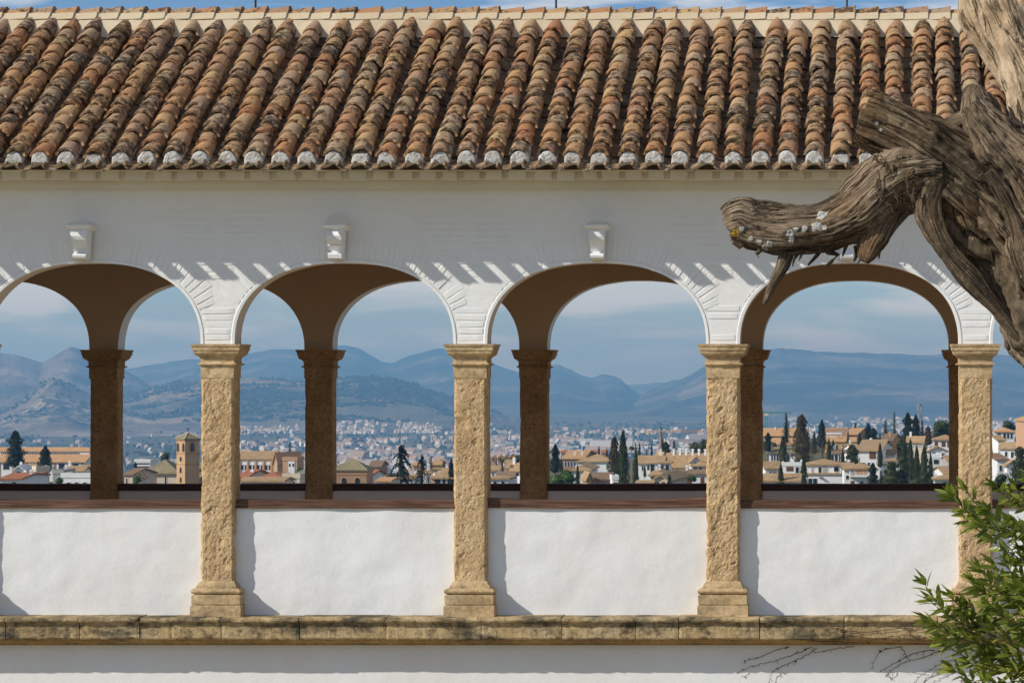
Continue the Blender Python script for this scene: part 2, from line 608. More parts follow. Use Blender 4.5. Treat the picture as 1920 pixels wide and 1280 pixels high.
def shaft_mesh(cx, cy, z0, z1, hx0, hx1, hy, seed, amp, pit, nside=15, rows=86):
    mb = MB(); n = 4 * nside
    for j in range(rows + 1):
        z = z0 + (z1 - z0) * j / rows
        hx = hx0 + (hx1 - hx0) * j / rows
        for q in range(4):
            a = [(-1, -1), (1, -1), (1, 1), (-1, 1)][q]; b = [(1, -1), (1, 1), (-1, 1), (-1, -1)][q]
            for i in range(nside):
                t = i / nside
                ux, uy = a[0] + (b[0] - a[0]) * t, a[1] + (b[1] - a[1]) * t
                r = (abs(ux) ** 14 + abs(uy) ** 14) ** (1 / 14)
                x, y = ux / r * hx, uy / r * hy
                nx, ny = [(0, -1), (1, 0), (0, 1), (-1, 0)][q]
                if i == 0:
                    px_, py_ = [(-1, 0), (0, -1), (1, 0), (0, 1)][q]; nx, ny = (nx + px_) * .7, (ny + py_) * .7
                p = Vector((x + cx * 3.1, y + cy, z))
                d = amp * (fr(p, 9, 4, seed) * .9 + .5 * fr((p.x * 2, p.y * 2, p.z * 1.1 + p.x * .8), 22, 3, seed + 3))
                pv = noise.noise(p * 17 + Vector((seed, 0, 0)))
                if pv > .38: d -= pit * (pv - .38) * 5
                big = fr(p, 4.2, 2, seed + 9)
                if big > .42: d -= pit * 1.3 * (big - .42) * 4
                edge = (abs(ux) > .9 and abs(uy) > .9)
                if edge: d -= .004 + .010 * abs(noise.noise(Vector((z * 7, seed, q))))
                e = min(1, (z - z0) / .03, (z1 - z) / .03)
                mb.v.append((cx + x + nx * d * e, cy + y + ny * d * e, z))
    for j in range(rows):
        for k in range(n):
            k2 = (k + 1) % n
            mb.f.append((j * n + k, j * n + k2, (j + 1) * n + k2, (j + 1) * n + k))
    return mb
ZLED = -2.125
CAPP = [(.140, .130, .035), (.152, .142, .036), (.153, .143, .138), (.155, .145, .150), (.163, .153, .154), (.176, .166, .156), (.178, .168, .163), (.176, .166, .170), (.160, .150, .172),
        (.156, .146, .178), (.156, .146, .222), (.168, .158, .224), (.168, .158, .234), (.176, .166, .236), (.190, .180, .243), (.202, .192, .256), (.208, .198, .272), (.209, .199, .287), (.217, .207, .288), (.219, .209, .322), (.226, .216, .324), (.230, .220, .345)]
BASEP = [(.232, .218, ZLED - .02), (.232, .218, -2.030), (.228, .214, -2.026), (.214, .200, -2.025), (.214, .200, -2.018), (.222, .208, -2.016), (.222, .208, -1.936), (.218, .204, -1.932), (.200, .186, -1.931), (.200, .186, -1.924),
         (.214, .200, -1.921), (.224, .210, -1.912), (.228, .214, -1.899), (.224, .210, -1.886), (.212, .198, -1.876), (.184, .170, -1.874), (.183, .169, -1.852), (.178, .164, -1.850), (.168, .154, -1.832), (.160, .146, -1.818), (.156, .142, -1.814), (.15, .138, -1.81)]
for side, yy in (("front", FY + .135), ("rear", BY + .135)):
    for k, x in enumerate(XC):
        fr_ = side == "front"
        hi = fr_ and 0 <= k <= 5
        amp = .005 + .0025 * ((k * 7) % 3) if fr_ else .004
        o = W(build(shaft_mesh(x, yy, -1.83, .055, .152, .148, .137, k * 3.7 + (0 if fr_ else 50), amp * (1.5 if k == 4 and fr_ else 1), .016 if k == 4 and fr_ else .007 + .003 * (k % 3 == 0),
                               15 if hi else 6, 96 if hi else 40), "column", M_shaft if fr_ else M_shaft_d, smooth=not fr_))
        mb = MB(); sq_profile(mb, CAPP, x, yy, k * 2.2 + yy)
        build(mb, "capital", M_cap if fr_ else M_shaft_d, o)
        mb = MB(); sq_profile(mb, BASEP, x, yy, k * 1.2 + yy + 5)
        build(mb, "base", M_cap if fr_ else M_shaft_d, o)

# parapets and rails ----------------------------------------------
def parapet(y0, y1, z0, z1, xa, xb, name, mat, seed, nx=40, nz=22):
    mb = MB()
    for j in range(nz + 1):
        for i in range(nx + 1):
            x = xa + (xb - xa) * i / nx; z = z0 + (z1 - z0) * j / nz
            d = .008 * fr((x, 0, z), 2.3, 3, seed) + .0025 * fr((x, 0, z), 9, 2, seed)
            mb.v.append((x, y0 + d, z))
    for j in range(nz):
        for i in range(nx):
            a = j * (nx + 1) + i
            mb.f.append((a, a + 1, a + nx + 2, a + nx + 1))
    mb.box((xa, y0 + .03, z0), (xb, y1, z1 - .002))
    return build(mb, name, mat, smooth=True)
def rail(y0, y1, z0, z1, xa, xb, mat, seed, bow=0.0, n=30):
    mb = MB()
    for i in range(n + 1):
        t = i / n; x = xa + (xb - xa) * t
        dz = bow * (2 * t - 1) ** 2 + .006 * fr((x, 0, 0), 1.7, 3, seed)
        dy = .006 * fr((x, 3, 0), 2.1, 3, seed)
        c = .006
        for (yy, z) in ((y0 + dy, z0), (y0 + dy - .002, z1 - c + dz), (y0 + c + dy, z1 + dz), (y1, z1 + dz), (y1, z0)):
            mb.v.append((x, yy, z + (0 if z > z0 else .3 * dz)))
    for i in range(n):
        for q in range(5):
            q2 = (q + 1) % 5
            mb.f.append((i * 5 + q, (i + 1) * 5 + q, (i + 1) * 5 + q2, i * 5 + q2))
    mb.f.append(tuple(range(5))); mb.f.append(tuple(n * 5 + q for q in reversed(range(5))))
    return build(mb, "rail", mat)
for k in range(len(XC) - 1):
    xa, xb = XC[k] + .10, XC[k + 1] - .10
    p = W(parapet(FY + .095, FY + .25, ZLED - .01, -1.147, xa, xb, "parapet", M_white, k * 5.0))
    rl = rail(FY + .070, FY + .26, -1.152, -1.080, xa + .02, xb - .02, M_rail, k * 3.0, .022 if k == 3 else .004)
    rl.parent = p
    p = W(parapet(BY + .06, BY + .22, ZLED, -1.162, xa, xb, "rear_parapet", M_inner_par, k * 5.0 + 70, 12, 6))
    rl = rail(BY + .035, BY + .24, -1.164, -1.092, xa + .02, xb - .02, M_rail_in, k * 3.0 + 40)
    rl.parent = p

# floor, ceiling, end walls, lower storey -------------------------
t = MT("floor_brick_tiles", .8, .2)
t.col(t.ramp(t.noise(6, 4), [(.3, (.58, .36, .21)), (.7, (.68, .46, .30))]))
M_floor = t.m
mb = MB(); mb.box((XL, FY + .26, -2.3), (XR, BY + .05, -2.12)); W(build(mb, "gallery_floor", M_floor))
t = MT("ceiling_timber", .8, .2)
t.col(t.ramp(t.noise(1, 5, .6, t.mapv(t.pos, (30, 2, 2))), [(.3, (.12, .07, .035)), (.7, (.26, .16, .09))]))
mb = MB(); mb.box((XL, FY + .29, 1.36), (XR, BY + .008, 1.44)); W(build(mb, "ceiling", t.m))
for xa, xb in ((XL - .30, XL + .002), (XR - .002, XR + .30)):
    mb = MB(); mb.box((xa, FY + .016, -2.39), (xb, BY + .27, 1.895)); W(build(mb, "end_wall", M_white))
mb = MB()
mb.box((XL - .3, FY + .11, -6.9), (XR + .3, BY + .20, -2.385))
lw = W(build(mb, "lower_wall", M_white))

# ledge of stone blocks ---------------------------------------------
joints_px = [-520, -370, -250, -120, 11, 150, 262, 322, 415, 562, 724, 903, 1053, 1191, 1273, 1424, 1583, 1757, 1900, 2060, 2240, 2420, 2600]
jx = [(p - VX) * 24.87 / F for p in joints_px]
mb = MB(); mb.box((XL - .3, 24.99, -2.39), (XR + .3, BY + .2, ZLED - .02))
ledge = W(build(mb, "ledge", M_cove))
rs = random.Random(5)
LPROF = [(25.2, ZLED), (24.835, ZLED - .003), (24.818, ZLED - .012), (24.812, ZLED - .028), (24.818, ZLED - .042), (24.832, ZLED - .048), (24.852, ZLED - .050), (24.856, ZLED - .062), (24.856, ZLED - .190), (24.868, ZLED - .205), (25.2, ZLED - .207)]
for a, b in zip(jx, jx[1:]):
    gap = rs.choice([.003, .004, .006, .011]) / 2
    seed = rs.uniform(0, 90); dz = rs.uniform(-.004, .004); dy = rs.uniform(-.006, .006); tl = rs.uniform(-.005, .005)
    n = max(6, int((b - a) / .025)); m = len(LPROF)
    mb = MB()
    for i in range(n + 1):
        x = a + gap + (b - a - 2 * gap) * i / n
        e = min(i, n - i)
        for q, (yy, z) in enumerate(LPROF):
            w = 0 if q in (0, m - 1) else 1
            d = w * (.005 * fr((x, yy, z), 13, 3, seed) + (.004 if e == 0 else 0))
            ch = fr((x, 0, 0), 5, 2, seed + q // 4)
            if q in (2, 3, 4) and ch > .35: d += .03 * (ch - .35)
            dd = -.012 * max(0, fr((x, 1, 0), 6, 2, seed + 20) - .3) * 3 if q >= m - 3 else 0
            mb.v.append((x, yy + d + dy * w, z + dz + tl * (i / n - .5) + .003 * w * noise.noise(Vector((x * 11, q, seed))) - dd))
    for i in range(n):
        for q in range(m - 1):
            mb.f.append((i * m + q, i * m + q + 1, (i + 1) * m + q + 1, (i + 1) * m + q))
    mb.f.append(tuple(reversed(range(m)))); mb.f.append(tuple(n * m + q for q in range(m)))
    build(mb, "stone_block", M_ledge, ledge)
# cove moulding under the blocks
mb = MB(); n = 160; prof = [(24.93, ZLED - .20), (24.935, ZLED - .215), (24.955, ZLED - .235), (24.985, ZLED - .250), (25.03, ZLED - .262), (25.06, ZLED - .268), (25.115, ZLED - .27)]
for i in range(n + 1):
    x = XL - .3 + (XR - XL + .6) * i / n
    for (yy, z) in prof:
        mb.v.append((x, yy + .006 * fr((x, yy, z), 6, 3, 3), z + .004 * fr((x, yy, z), 4, 2, 8)))
m = len(prof)
for i in range(n):
    for q in range(m - 1): mb.f.append((i * m + q, i * m + q + 1, (i + 1) * m + q + 1, (i + 1) * m + q))
build(mb, "cove_moulding", M_cove, ledge, smooth=True)

# cornice ---------------------------------------------------------------
def wavy_box(mb, xa, xb, y0, y1, z0, z1, amp, seed, n=200):
    for i in range(n + 1):
        x = xa + (xb - xa) * i / n
        d = amp * fr((x, 0, 0), 2.6, 3, seed); e = amp * fr((x, 0, 5), 3.1, 3, seed)
        for (yy, z) in ((y1, z0), (y0 + e, z0 + d), (y0 + e, z1), (y1, z1)):
            mb.v.append((x, yy, z))
    o = len(mb.v) - (n + 1) * 4
    for i in range(n):
        for q in range(4):
            q2 = (q + 1) % 4
            mb.f.append((o + i * 4 + q, o + i * 4 + q2, o + (i + 1) * 4 + q2, o + (i + 1) * 4 + q))
mb = MB(); wavy_box(mb, XL - .3, XR + .3, 24.84, FY + .02, 1.752, 1.820, .007, 1)
corn = W(build(mb, "cornice", M_cream))
tag(corn, "cream plastered brick cornice under the eaves")
mb = MB(); wavy_box(mb, XL - .3, XR + .3, 24.655, FY + .02, 1.8205, 1.886, .004, 2)
build(mb, "dentil_backing", M_cream, corn)
mb = MB(); wavy_box(mb, XL - .3, XR + .3, 24.50, FY + .3, 1.8865, 1.925, .006, 3)
build(mb, "eaves_slab", M_cream, corn)
x = XL - .2
rs = random.Random(3)
while x < XR + .2:
    w = rs.uniform(.150, .185) if x < -5.6 else rs.uniform(.125, .165)
    mb = MB()
    j = [rs.uniform(-.005, .005) for _ in range(6)]
    z0, z1 = 1.816 + j[0], 1.885
    y0 = 24.60 + j[1] * 2
    c = .012
    mb.add([(x, 24.75, z0), (x, y0 + c, z0 + j[2]), (x + c, y0, z0 + j[2]), (x + w - c, y0 + j[3], z0 + j[4]), (x + w, y0 + c, z0 + j[4]), (x + w, 24.75, z0),
            (x, 24.75, z1), (x, y0 + c, z1), (x + c, y0, z1), (x + w - c, y0 + j[3], z1), (x + w, y0 + c, z1), (x + w, 24.75, z1)],
           [(0, 1, 7, 6), (1, 2, 8, 7), (2, 3, 9, 8), (3, 4, 10, 9), (4, 5, 11, 10), (5, 4, 3, 2, 1, 0)])
    build(mb, "dentil", M_cream, corn)
    x += w + rs.uniform(.045, .075)

# keystone consoles -------------------------------------------------------
def console(cx, seed, variant):
    r = random.Random(seed)
    cons = MB()
    top = 1.375
    prof = {0: [(.02, top), (.112, top), (.122, 1.345), (.125, 1.315), (.118, 1.285), (.098, 1.245), (.082, 1.205), (.076, 1.175), (.080, 1.168), (.102, 1.160), (.110, 1.142), (.106, 1.122), (.088, 1.108), (.02, 1.102)],
            1: [(.02, top), (.108, top), (.128, 1.35), (.142, 1.318), (.135, 1.282), (.108, 1.255), (.098, 1.240), (.104, 1.236), (.104, 1.228), (.085, 1.215), (.078, 1.185), (.088, 1.176), (.108, 1.168), (.112, 1.150), (.108, 1.118), (.02, 1.105)]}[variant]
    n = len(prof)
    for s in (-1, 1):
        for (p, z) in prof:
            w = .074 - .016 * (top - z) / .27
            cons.v.append((cx + s * w + r.uniform(-.003, .003), WY - p * 1.75, z + r.uniform(-.002, .002)))
    for i in range(n - 1): cons.f.append((i, i + 1, n + i + 1, n + i))
    cons.f.append(tuple(range(n - 1, -1, -1))); cons.f.append(tuple(range(n, 2 * n)))
    o = build(cons, "keystone_console", M_white, front)
    cap = MB()
    hz = 1.455 if variant == 0 else 1.51
    q = [(.078, .020, top - .004), (.085, .118, top - .004), (.108, .150, top + .022), (.110, .152, top + .040), (.085, .112, top + .066), (.066, .040, hz), (.05, .01, hz)]
    for (hw, p, z) in q:
        cap.v += [(cx - hw, WY + .01, z), (cx - hw, WY - p * 1.6, z + r.uniform(-.003, .003)), (cx + hw, WY - p * 1.6, z + r.uniform(-.003, .003)), (cx + hw, WY + .01, z)]
    for i in range(len(q) - 1):
        for e in range(3): cap.f.append((i * 4 + e, i * 4 + e + 1, i * 4 + e + 5, i * 4 + e + 4))
    e = (len(q) - 1) * 4
    cap.f.append((e, e + 1, e + 2, e + 3)); cap.f.append((3, 2, 1, 0))
    c = build(cap, "console_cap", M_white, front)
for k in range(len(XC) - 1):
    mid = (XC[k] + XC[k + 1]) / 2
    off = {1: -.055, 2: -.045, 3: .02, 4: -.02}.get(k, 0)
    console(mid + off, k * 3 + 1, 1 if k == 2 else 0)
# ------------------------------------------------------------------ roof
Y_E, Z_E = 24.345, 2.075          # apex of the lowest cover tile, front end
SL = math.atan(.574)
CS, SN = math.cos(SL), math.sin(SL)
Y_R = 27.25
def roof_z(y): return Z_E + (y - Y_E) * .574      # plane through the tile crowns
mb = MB()
d = .205
mb.add([(XL - .4, 24.46, roof_z(24.46) - d), (XR + .4, 24.46, roof_z(24.46) - d), (XR + .4, Y_R, roof_z(Y_R) - d), (XL - .4, Y_R, roof_z(Y_R) - d),
        (XL - .4, 24.46, roof_z(24.46) - d - .05), (XR + .4, 24.46, roof_z(24.46) - d - .05), (XR + .4, Y_R, roof_z(Y_R) - d - .05), (XL - .4, Y_R, roof_z(Y_R) - d - .05)],
       [(0, 1, 2, 3), (4, 7, 6, 5), (0, 4, 5, 1), (1, 5, 6, 2), (3, 7, 4, 0)])
yb = 2 * Y_R - 24.46
mb.add([(XL - .4, yb, roof_z(24.46) - d), (XR + .4, yb, roof_z(24.46) - d), (XR + .4, Y_R, roof_z(Y_R) - d), (XL - .4, Y_R, roof_z(Y_R) - d)], [(3, 2, 1, 0)])
# gable ends under the slopes
for x in (XL - .28, XR + .28):
    mb.add([(x, 24.6, 1.9), (x, 2 * Y_R - 24.6, 1.9), (x, Y_R, roof_z(Y_R) - d - .03)], [(0, 1, 2)])
roof = W(build(mb, "roof", M_under))
tag(roof, "weathered clay tile roof with lichen-blotched half round tiles")

def tile_mesh(length, r0, r1, th, seed, up=True, seg=7, arc=math.pi * .93):
    """half round tile; local y runs up the slope from the visible lower end, crown at z=0 (or the trough for channels)"""
    r = random.Random(seed); mb = MB()
    s = 1 if up else -1
    rows = []
    for (yy, rr) in ((0.0, r0), (length, r1)):
        o = []; i_ = []
        for k in range(seg + 1):
            a = -arc / 2 + arc * k / seg
            jr = 1 + r.uniform(-.035, .035)
            jy = r.uniform(-.008, .008) if yy == 0 else 0
            o.append((math.sin(a) * rr * jr * 1.06, yy + jy, s * (math.cos(a) * rr * jr - rr)))
            i_.append((math.sin(a) * (rr - th) * jr * 1.06, yy + jy, s * (math.cos(a) * (rr - th) * jr - rr)))
        rows.append(o); rows.append(i_)
    n = seg + 1
    vs = [p for q in rows for p in q]      # 0 outer low,1 inner low,2 outer high,3 inner high
    fs = []
    for k in range(seg):
        fs.append((k, k + 1, 2 * n + k + 1, 2 * n + k))
        fs.append((n + k + 1, n + k, 3 * n + k, 3 * n + k + 1))
        fs.append((k + 1, k, n + k, n + k + 1))
    fs.append((0, 2 * n, 3 * n, n)); fs.append((seg, n + seg, 3 * n + seg, 2 * n + seg))
    mb.add(vs, fs)
    return mb
NV = 7
cover_var = [tile_mesh(.33, .090, .066, .022, 20 + i, seg=8) for i in range(NV)]
chan_var = [tile_mesh(.34, .078, .088, .014, 60 + i, up=False, arc=math.pi * .78) for i in range(NV)]
def tile_me(m, nm, mt, seg):
    me = m.mesh(nm, mt)
    me.polygons.foreach_set('use_smooth', [(i % 3 != 2) and i < seg * 3 for i in range(len(me.polygons))])
    return me
cover_me = [tile_me(m, "cover_tile", M_tile, 8) for m in cover_var]
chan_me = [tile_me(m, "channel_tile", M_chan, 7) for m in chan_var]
lip_me = [tile_me(m, "channel_tile", M_lip, 7) for m in chan_var]
def place(mbv, loc, rot, scl):
    m = Matrix.Translation(loc) @ rot.to_matrix().to_4x4() @ Matrix.Diagonal((scl, scl, scl, 1))
    return [tuple(m @ Vector(v)) for v in mbv.v]
from mathutils import Euler
joined = MB(); jr = []
joined_c = MB(); jrc = []
PITCH = .2369
rt = random.Random(42)
i0, i1 = -14, 55
NT = 15
EXP = .1995
for i in range(i0, i1 + 1):
    X = -7.56 + PITCH * i
    if X < XL - .3 or X > XR + .3: continue
    X += rt.uniform(-.009, .009)
    lean = rt.uniform(-.012, .012)
    seen = -8.3 < X < 1.35
    ex = EXP * rt.uniform(.985, 1.015)
    for k in range(NT):
        s = k * ex + (rt.uniform(-.014, .014) if k else rt.uniform(-.02, .02))
        loc = Vector((X + lean * s + rt.uniform(-.007, .007), Y_E + s * CS, Z_E + s * SN + rt.uniform(-.004, .006)))
        rot = Euler((SL - .145 + rt.uniform(-.022, .022), rt.uniform(-.09, .09), rt.uniform(-.075, .075)))
        scl = rt.uniform(.95, 1.06)
        v = rt.randrange(NV)
        if seen and k < 8 and X < .6:
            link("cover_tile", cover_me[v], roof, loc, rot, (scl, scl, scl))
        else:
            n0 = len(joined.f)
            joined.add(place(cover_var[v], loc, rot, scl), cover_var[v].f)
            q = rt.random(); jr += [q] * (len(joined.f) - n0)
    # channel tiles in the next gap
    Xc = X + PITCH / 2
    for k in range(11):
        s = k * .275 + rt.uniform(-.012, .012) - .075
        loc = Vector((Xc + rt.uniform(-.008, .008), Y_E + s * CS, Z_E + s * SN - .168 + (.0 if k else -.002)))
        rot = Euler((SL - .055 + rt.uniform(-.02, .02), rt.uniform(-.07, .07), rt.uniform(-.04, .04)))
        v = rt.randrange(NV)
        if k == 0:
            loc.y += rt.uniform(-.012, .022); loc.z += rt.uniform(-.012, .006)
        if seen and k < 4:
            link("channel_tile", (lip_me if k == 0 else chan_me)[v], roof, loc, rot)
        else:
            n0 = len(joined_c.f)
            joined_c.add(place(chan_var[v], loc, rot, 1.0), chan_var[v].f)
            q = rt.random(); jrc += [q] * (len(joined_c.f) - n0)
    # mortar plug under the lowest cover tile
    mb = MB(); rr = .080; n = 10
    cy, cz = Y_E + .022, Z_E - .118
    bro = rt.random() < .10
    for q in range(4):
        f = [1.0, 1.0, .86, .4][q]; yy = cy + [.25, .0, -.008, -.010][q]
        for k in range(n):
            a = math.pi * k / (n - 1)
            x = math.cos(a) * rr * f * (.98 if q == 0 else 1 + rt.uniform(-.09, .07)); z = math.sin(a) * rr * 1.12 * f
            if q and k in (0, n - 1): z -= .010 * f + rt.uniform(0, .016)
            if q and 2 < k < n - 3 and bro: z *= .66
            mb.v.append((X + x, yy + rt.uniform(-.004, .004), cz + z + (.25 * SN if q == 0 else 0) + [0, 0, .004, .02][q]))
    for q in range(3):
        for k in range(n - 1): mb.f.append((q * n + k, q * n + k + 1, (q + 1) * n + k + 1, (q + 1) * n + k))
    mb.f.append(tuple(3 * n + k for k in range(n)))
    for q in range(3): mb.f.append((q * n + n - 1, q * n, (q + 1) * n, (q + 1) * n + n - 1))
    build(mb, "mortar_plug", M_plug, roof, smooth=False)
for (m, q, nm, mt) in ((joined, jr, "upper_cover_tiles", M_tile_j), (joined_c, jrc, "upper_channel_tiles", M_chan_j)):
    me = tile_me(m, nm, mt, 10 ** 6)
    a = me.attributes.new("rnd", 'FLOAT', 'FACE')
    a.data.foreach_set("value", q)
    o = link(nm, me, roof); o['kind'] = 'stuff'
# scalloped bed under the channel ends
mb = MB(); n = int((XR - XL) / PITCH * 12)
for i in range(n + 1):
    x = XL - .35 + (XR - XL + .7) * i / n
    ph = ((x + 7.56) / PITCH) * 2 * math.pi
    s = math.cos(ph)                                  # +1 under a cover tile
    z = 1.925 + .028 * s + .006 * fr((x, 0, 0), 7, 2)
    mb.v += [(x, 24.452 + .004 * fr((x, 2, 0), 9, 2), z + .02), (x, 24.47, 1.888), (x, 24.9, 1.888), (x, 24.9, z + .25)]
for i in range(n):
    for q in range(3): mb.f.append((i * 4 + q, i * 4 + q + 1, (i + 1) * 4 + q + 1, (i + 1) * 4 + q))
    mb.f.append((i * 4, (i + 1) * 4, (i + 1) * 4 + 3, i * 4 + 3))
build(mb, "eaves_bed", M_cream, corn, smooth=False)
# ridge: mortar bank and overlapping ridge tiles
mb = MB(); n = 260
prof = [(26.84, roof_z(26.84) - .14), (26.92, roof_z(26.92) - .075), (27.02, roof_z(27.02) - .060), (27.11, roof_z(27.11) - .050), (27.16, roof_z(27.16) - .050)]
ZR = roof_z(27.16) - .050
for i in range(n + 1):
    x = XL - .4 + (XR - XL + .8) * i / n
    for q, (yy, z) in enumerate(prof + [(27.35, ZR), (27.8, ZR - .4)]):
        d = .012 * fr((x, yy, z), 5, 3, 2)
        if q == 1: d += .02 * math.cos(((x + 7.6) / PITCH) * 2 * math.pi)
        mb.v.append((x, yy, z + d))
m = len(prof) + 2
for i in range(n):
    for q in range(m - 1): mb.f.append((i * m + q, (i + 1) * m + q, (i + 1) * m + q + 1, i * m + q + 1))
build(mb, "ridge_mortar", M_ridge_mortar, roof, smooth=True)
rr_ = random.Random(9)
x = XL - .3
while x < XR + .2:
    L = rr_.uniform(.205, .25)
    mb = MB(); n = 9; sag = rr_.uniform(-.006, .006)
    for (xx, rr, dz) in ((x, .098, -.016), (x + L + .02, .112, .006)):
        for th in (0, .018):
            for k in range(n):
                a = math.pi * (k / (n - 1))
                q = rr - th
                mb.v.append((xx + (rr_.uniform(-.006, .006) if th == 0 else 0), 27.25 - math.cos(a) * q * 1.05, ZR - .031 + dz + sag + math.sin(a) * q * .98))
    for k in range(n - 1):
        mb.f.append((k, k + 1, 2 * n + k + 1, 2 * n + k))
        mb.f.append((2 * n + k, 2 * n + k + 1, 3 * n + k + 1, 3 * n + k))
        mb.f.append((k + 1, k, n + k, n + k + 1))
    mb.f.append(tuple(range(3 * n, 4 * n)))
    build(mb, "ridge_tile", M_tile, roof)
    # mortar bedding of each ridge tile
    mb = MB()
    a, b = x + .01, x + L + .015
    for xx, e in ((a, 0.0), (b, .012)):
        mb.v += [(xx, 27.03, roof_z(27.03) - .055 + e), (xx, 27.09 - e, ZR - .05 + e), (xx, 27.125 - e, ZR - .005 + e), (xx, 27.3, ZR - .005 + e), (xx, 27.3, roof_z(27.0) - .05)]
    for q in range(4): mb.f.append((q, 5 + q, 6 + q, q + 1))
    mb.f.append((5, 9, 8, 7, 6))
    build(mb, "ridge_bedding", M_ridge_mortar, roof)
    x += L
# thin rods standing on the ridge
for px, lab in ((480, "thin black iron rod on the ridge, leftmost of three"), (1043, "thin black iron rod on the ridge above the middle columns"), (1588, "thin black iron rod on the ridge nearest the dead tree")):
    x = (px - VX) * 27.4 / F
    mb = MB(); mb.tube([(x, 27.38, ZR - .08), (x, 27.38, ZR + .75)], .011, 6)
    r = empty("lightning_rod", (x, 27.38, ZR - .08)); tag(r, lab, "rod", "rods on the ridge")
    wpart(build(mb, "rod", M_iron), r)
    mb = MB(); mb.tube([(x, 27.38, ZR - .08), (x, 27.38, ZR + .02)], [.04, .022], 8); wpart(build(mb, "foot", M_iron), r)
# ------------------------------------------------------------------ mountains and hills
def hill_mat(name, c0, c1, c2, trees, tree_amt, stripes=0.0, sc=.72):
    t = MT(name, .95, .05)
    n1 = t.noise(.0016 * sc, 7, .62); n2 = t.noise(.011 * sc, 6, .7); n3 = t.noise(.045 * sc, 5, .7)
    c = t.ramp(n1, [(.34, c0), (.5, c1), (.66, c2)])
    c = t.mix(t.ramp(n2, [(.35, .5), (.6, 0.0)]), c, tuple(x * .6 for x in c0))
    tm = t.math('ADD', t.math('MULTIPLY', n3, .6), t.math('MULTIPLY', t.noise(.0028 * sc, 5, .6), .6))
    c = t.mix(t.ramp(tm, [(.63 - tree_amt, 0.0), (.66 - tree_amt, .95)]), c, trees)
    if stripes:
        sx = t.node("ShaderNodeSeparateXYZ"); t.L(t.pos, sx.inputs[0])
        wv = t.math('SINE', t.math('ADD', t.math('MULTIPLY', sx.outputs['X'], 2 * math.pi / 15.0), t.math('MULTIPLY', t.noise(.0015, 2), 14.0)))
        hz = t.math('SUBTRACT', 1.0, t.math('MULTIPLY', t.math('ABSOLUTE', t.math('SUBTRACT', sx.outputs['Z'], -128.0)), 1 / 46.0))
        msk = t.math('MULTIPLY', t.ramp(hz, [(.0, 0.0), (.3, 1.0)]), t.ramp(t.noise(.0022, 2), [(.42, 0.0), (.5, 1.0)]))
        st = t.math('MULTIPLY', t.ramp(wv, [(.35, 0.0), (.6, 1.0)]), 1.0)
        oc = t.mix(st, (.07, .085, .05), (.27, .22, .155))
        c = t.mix(t.math('MULTIPLY', msk, stripes), c, oc)
    t.col(c)
    return t.m
def smooth_list(L, u):
    if u <= L[0][0]: return L[0][1]
    for k in range(len(L) - 1):
        if u <= L[k + 1][0]:
            p1, p2 = L[k], L[k + 1]; p0 = L[max(0, k - 1)]; p3 = L[min(len(L) - 1, k + 2)]
            t = (u - p1[0]) / (p2[0] - p1[0]); h = p2[0] - p1[0]
            m1 = (p2[1] - p0[1]) / (p2[0] - p0[0]) * h; m2 = (p3[1] - p1[1]) / (p3[0] - p1[0]) * h
            return (2 * t ** 3 - 3 * t * t + 1) * p1[1] + (t ** 3 - 2 * t * t + t) * m1 + (-2 * t ** 3 + 3 * t * t) * p2[1] + (t ** 3 - t * t) * m2
    return L[-1][1]
def ridge(name, label, prof, D1, D0, mat, seed, amp=.16, step=4, rows=46, back=.35, sharp=1.0, fine=1.0):
    mb = MB(); p0, p1 = prof[0][0], prof[-1][0]
    n = int((p1 - p0) / step)
    R = rows + 8
    for i in range(n + 1):
        px = p0 + (p1 - p0) * i / n
        for j in range(R + 1):
            if j <= rows:
                t = j / rows; D = D0 + (D1 - D0) * t; s = t ** sharp
            else:
                t = 1 + (j - rows) / 8 * back; D = D0 + (D1 - D0) * t; s = max(0, 1 - (t - 1) / back)
            x = (px - VX) / F * D
            tt = min(t, 1)
            wp = 60 * (1 - tt) * fr((px * .008, t * 2.2, seed), 1, 3, seed + 1)
            zr = (VY - smooth_list(prof, px + wp)) * D1 / F
            zr += fine * D1 * .00034 * fr((px * .05, 0, seed), 1, 5, seed)
            h = zr - PLAIN
            w = 4 * tt * (1 - tt) * .75 + (.12 if tt > .2 else 0) * (1 - tt)
            g = 1 - abs(fr((x * 1.0, D * .55, 0), 4.2 / (D1 - D0), 5, seed)) * 2
            z = PLAIN - 6 * (1 - tt) + h * s + h * amp * w * (g - .55) + h * amp * .45 * w * fr((x, D, 0), 18 / (D1 - D0), 5, seed + 5)
            mb.v.append((x, D, z))
    for i in range(n):
        for j in range(R):
            a = i * (R + 1) + j
            mb.f.append((a, a + R + 1, a + R + 2, a + 1))
    o = build(mb, name, mat, smooth=True)
    tag(o, label, "mountain" if "mountain" in name else "hill", kind="structure")
    return o
M_blue = hill_mat("mountain_scrub", (.035, .042, .03), (.085, .085, .062), (.30, .25, .19), (.025, .034, .02), .01)
M_brown = hill_mat("hill_bare_earth", (.11, .092, .072), (.235, .195, .15), (.42, .36, .285), (.035, .045, .025), .005, 0.0)
M_green = hill_mat("hill_pine_and_groves", (.09, .085, .05), (.22, .17, .105), (.40, .29, .19), (.022, .034, .016), .03, .9)
ridge("mountain_ridge", "farthest pale ridge in the gap between two mountains",
      [(700, 722), (900, 719), (1000, 716), (1100, 717), (1180, 720), (1230, 717), (1275, 716), (1340, 722), (1500, 728), (1800, 730)], 27500, 24000, M_blue, 31, .1)
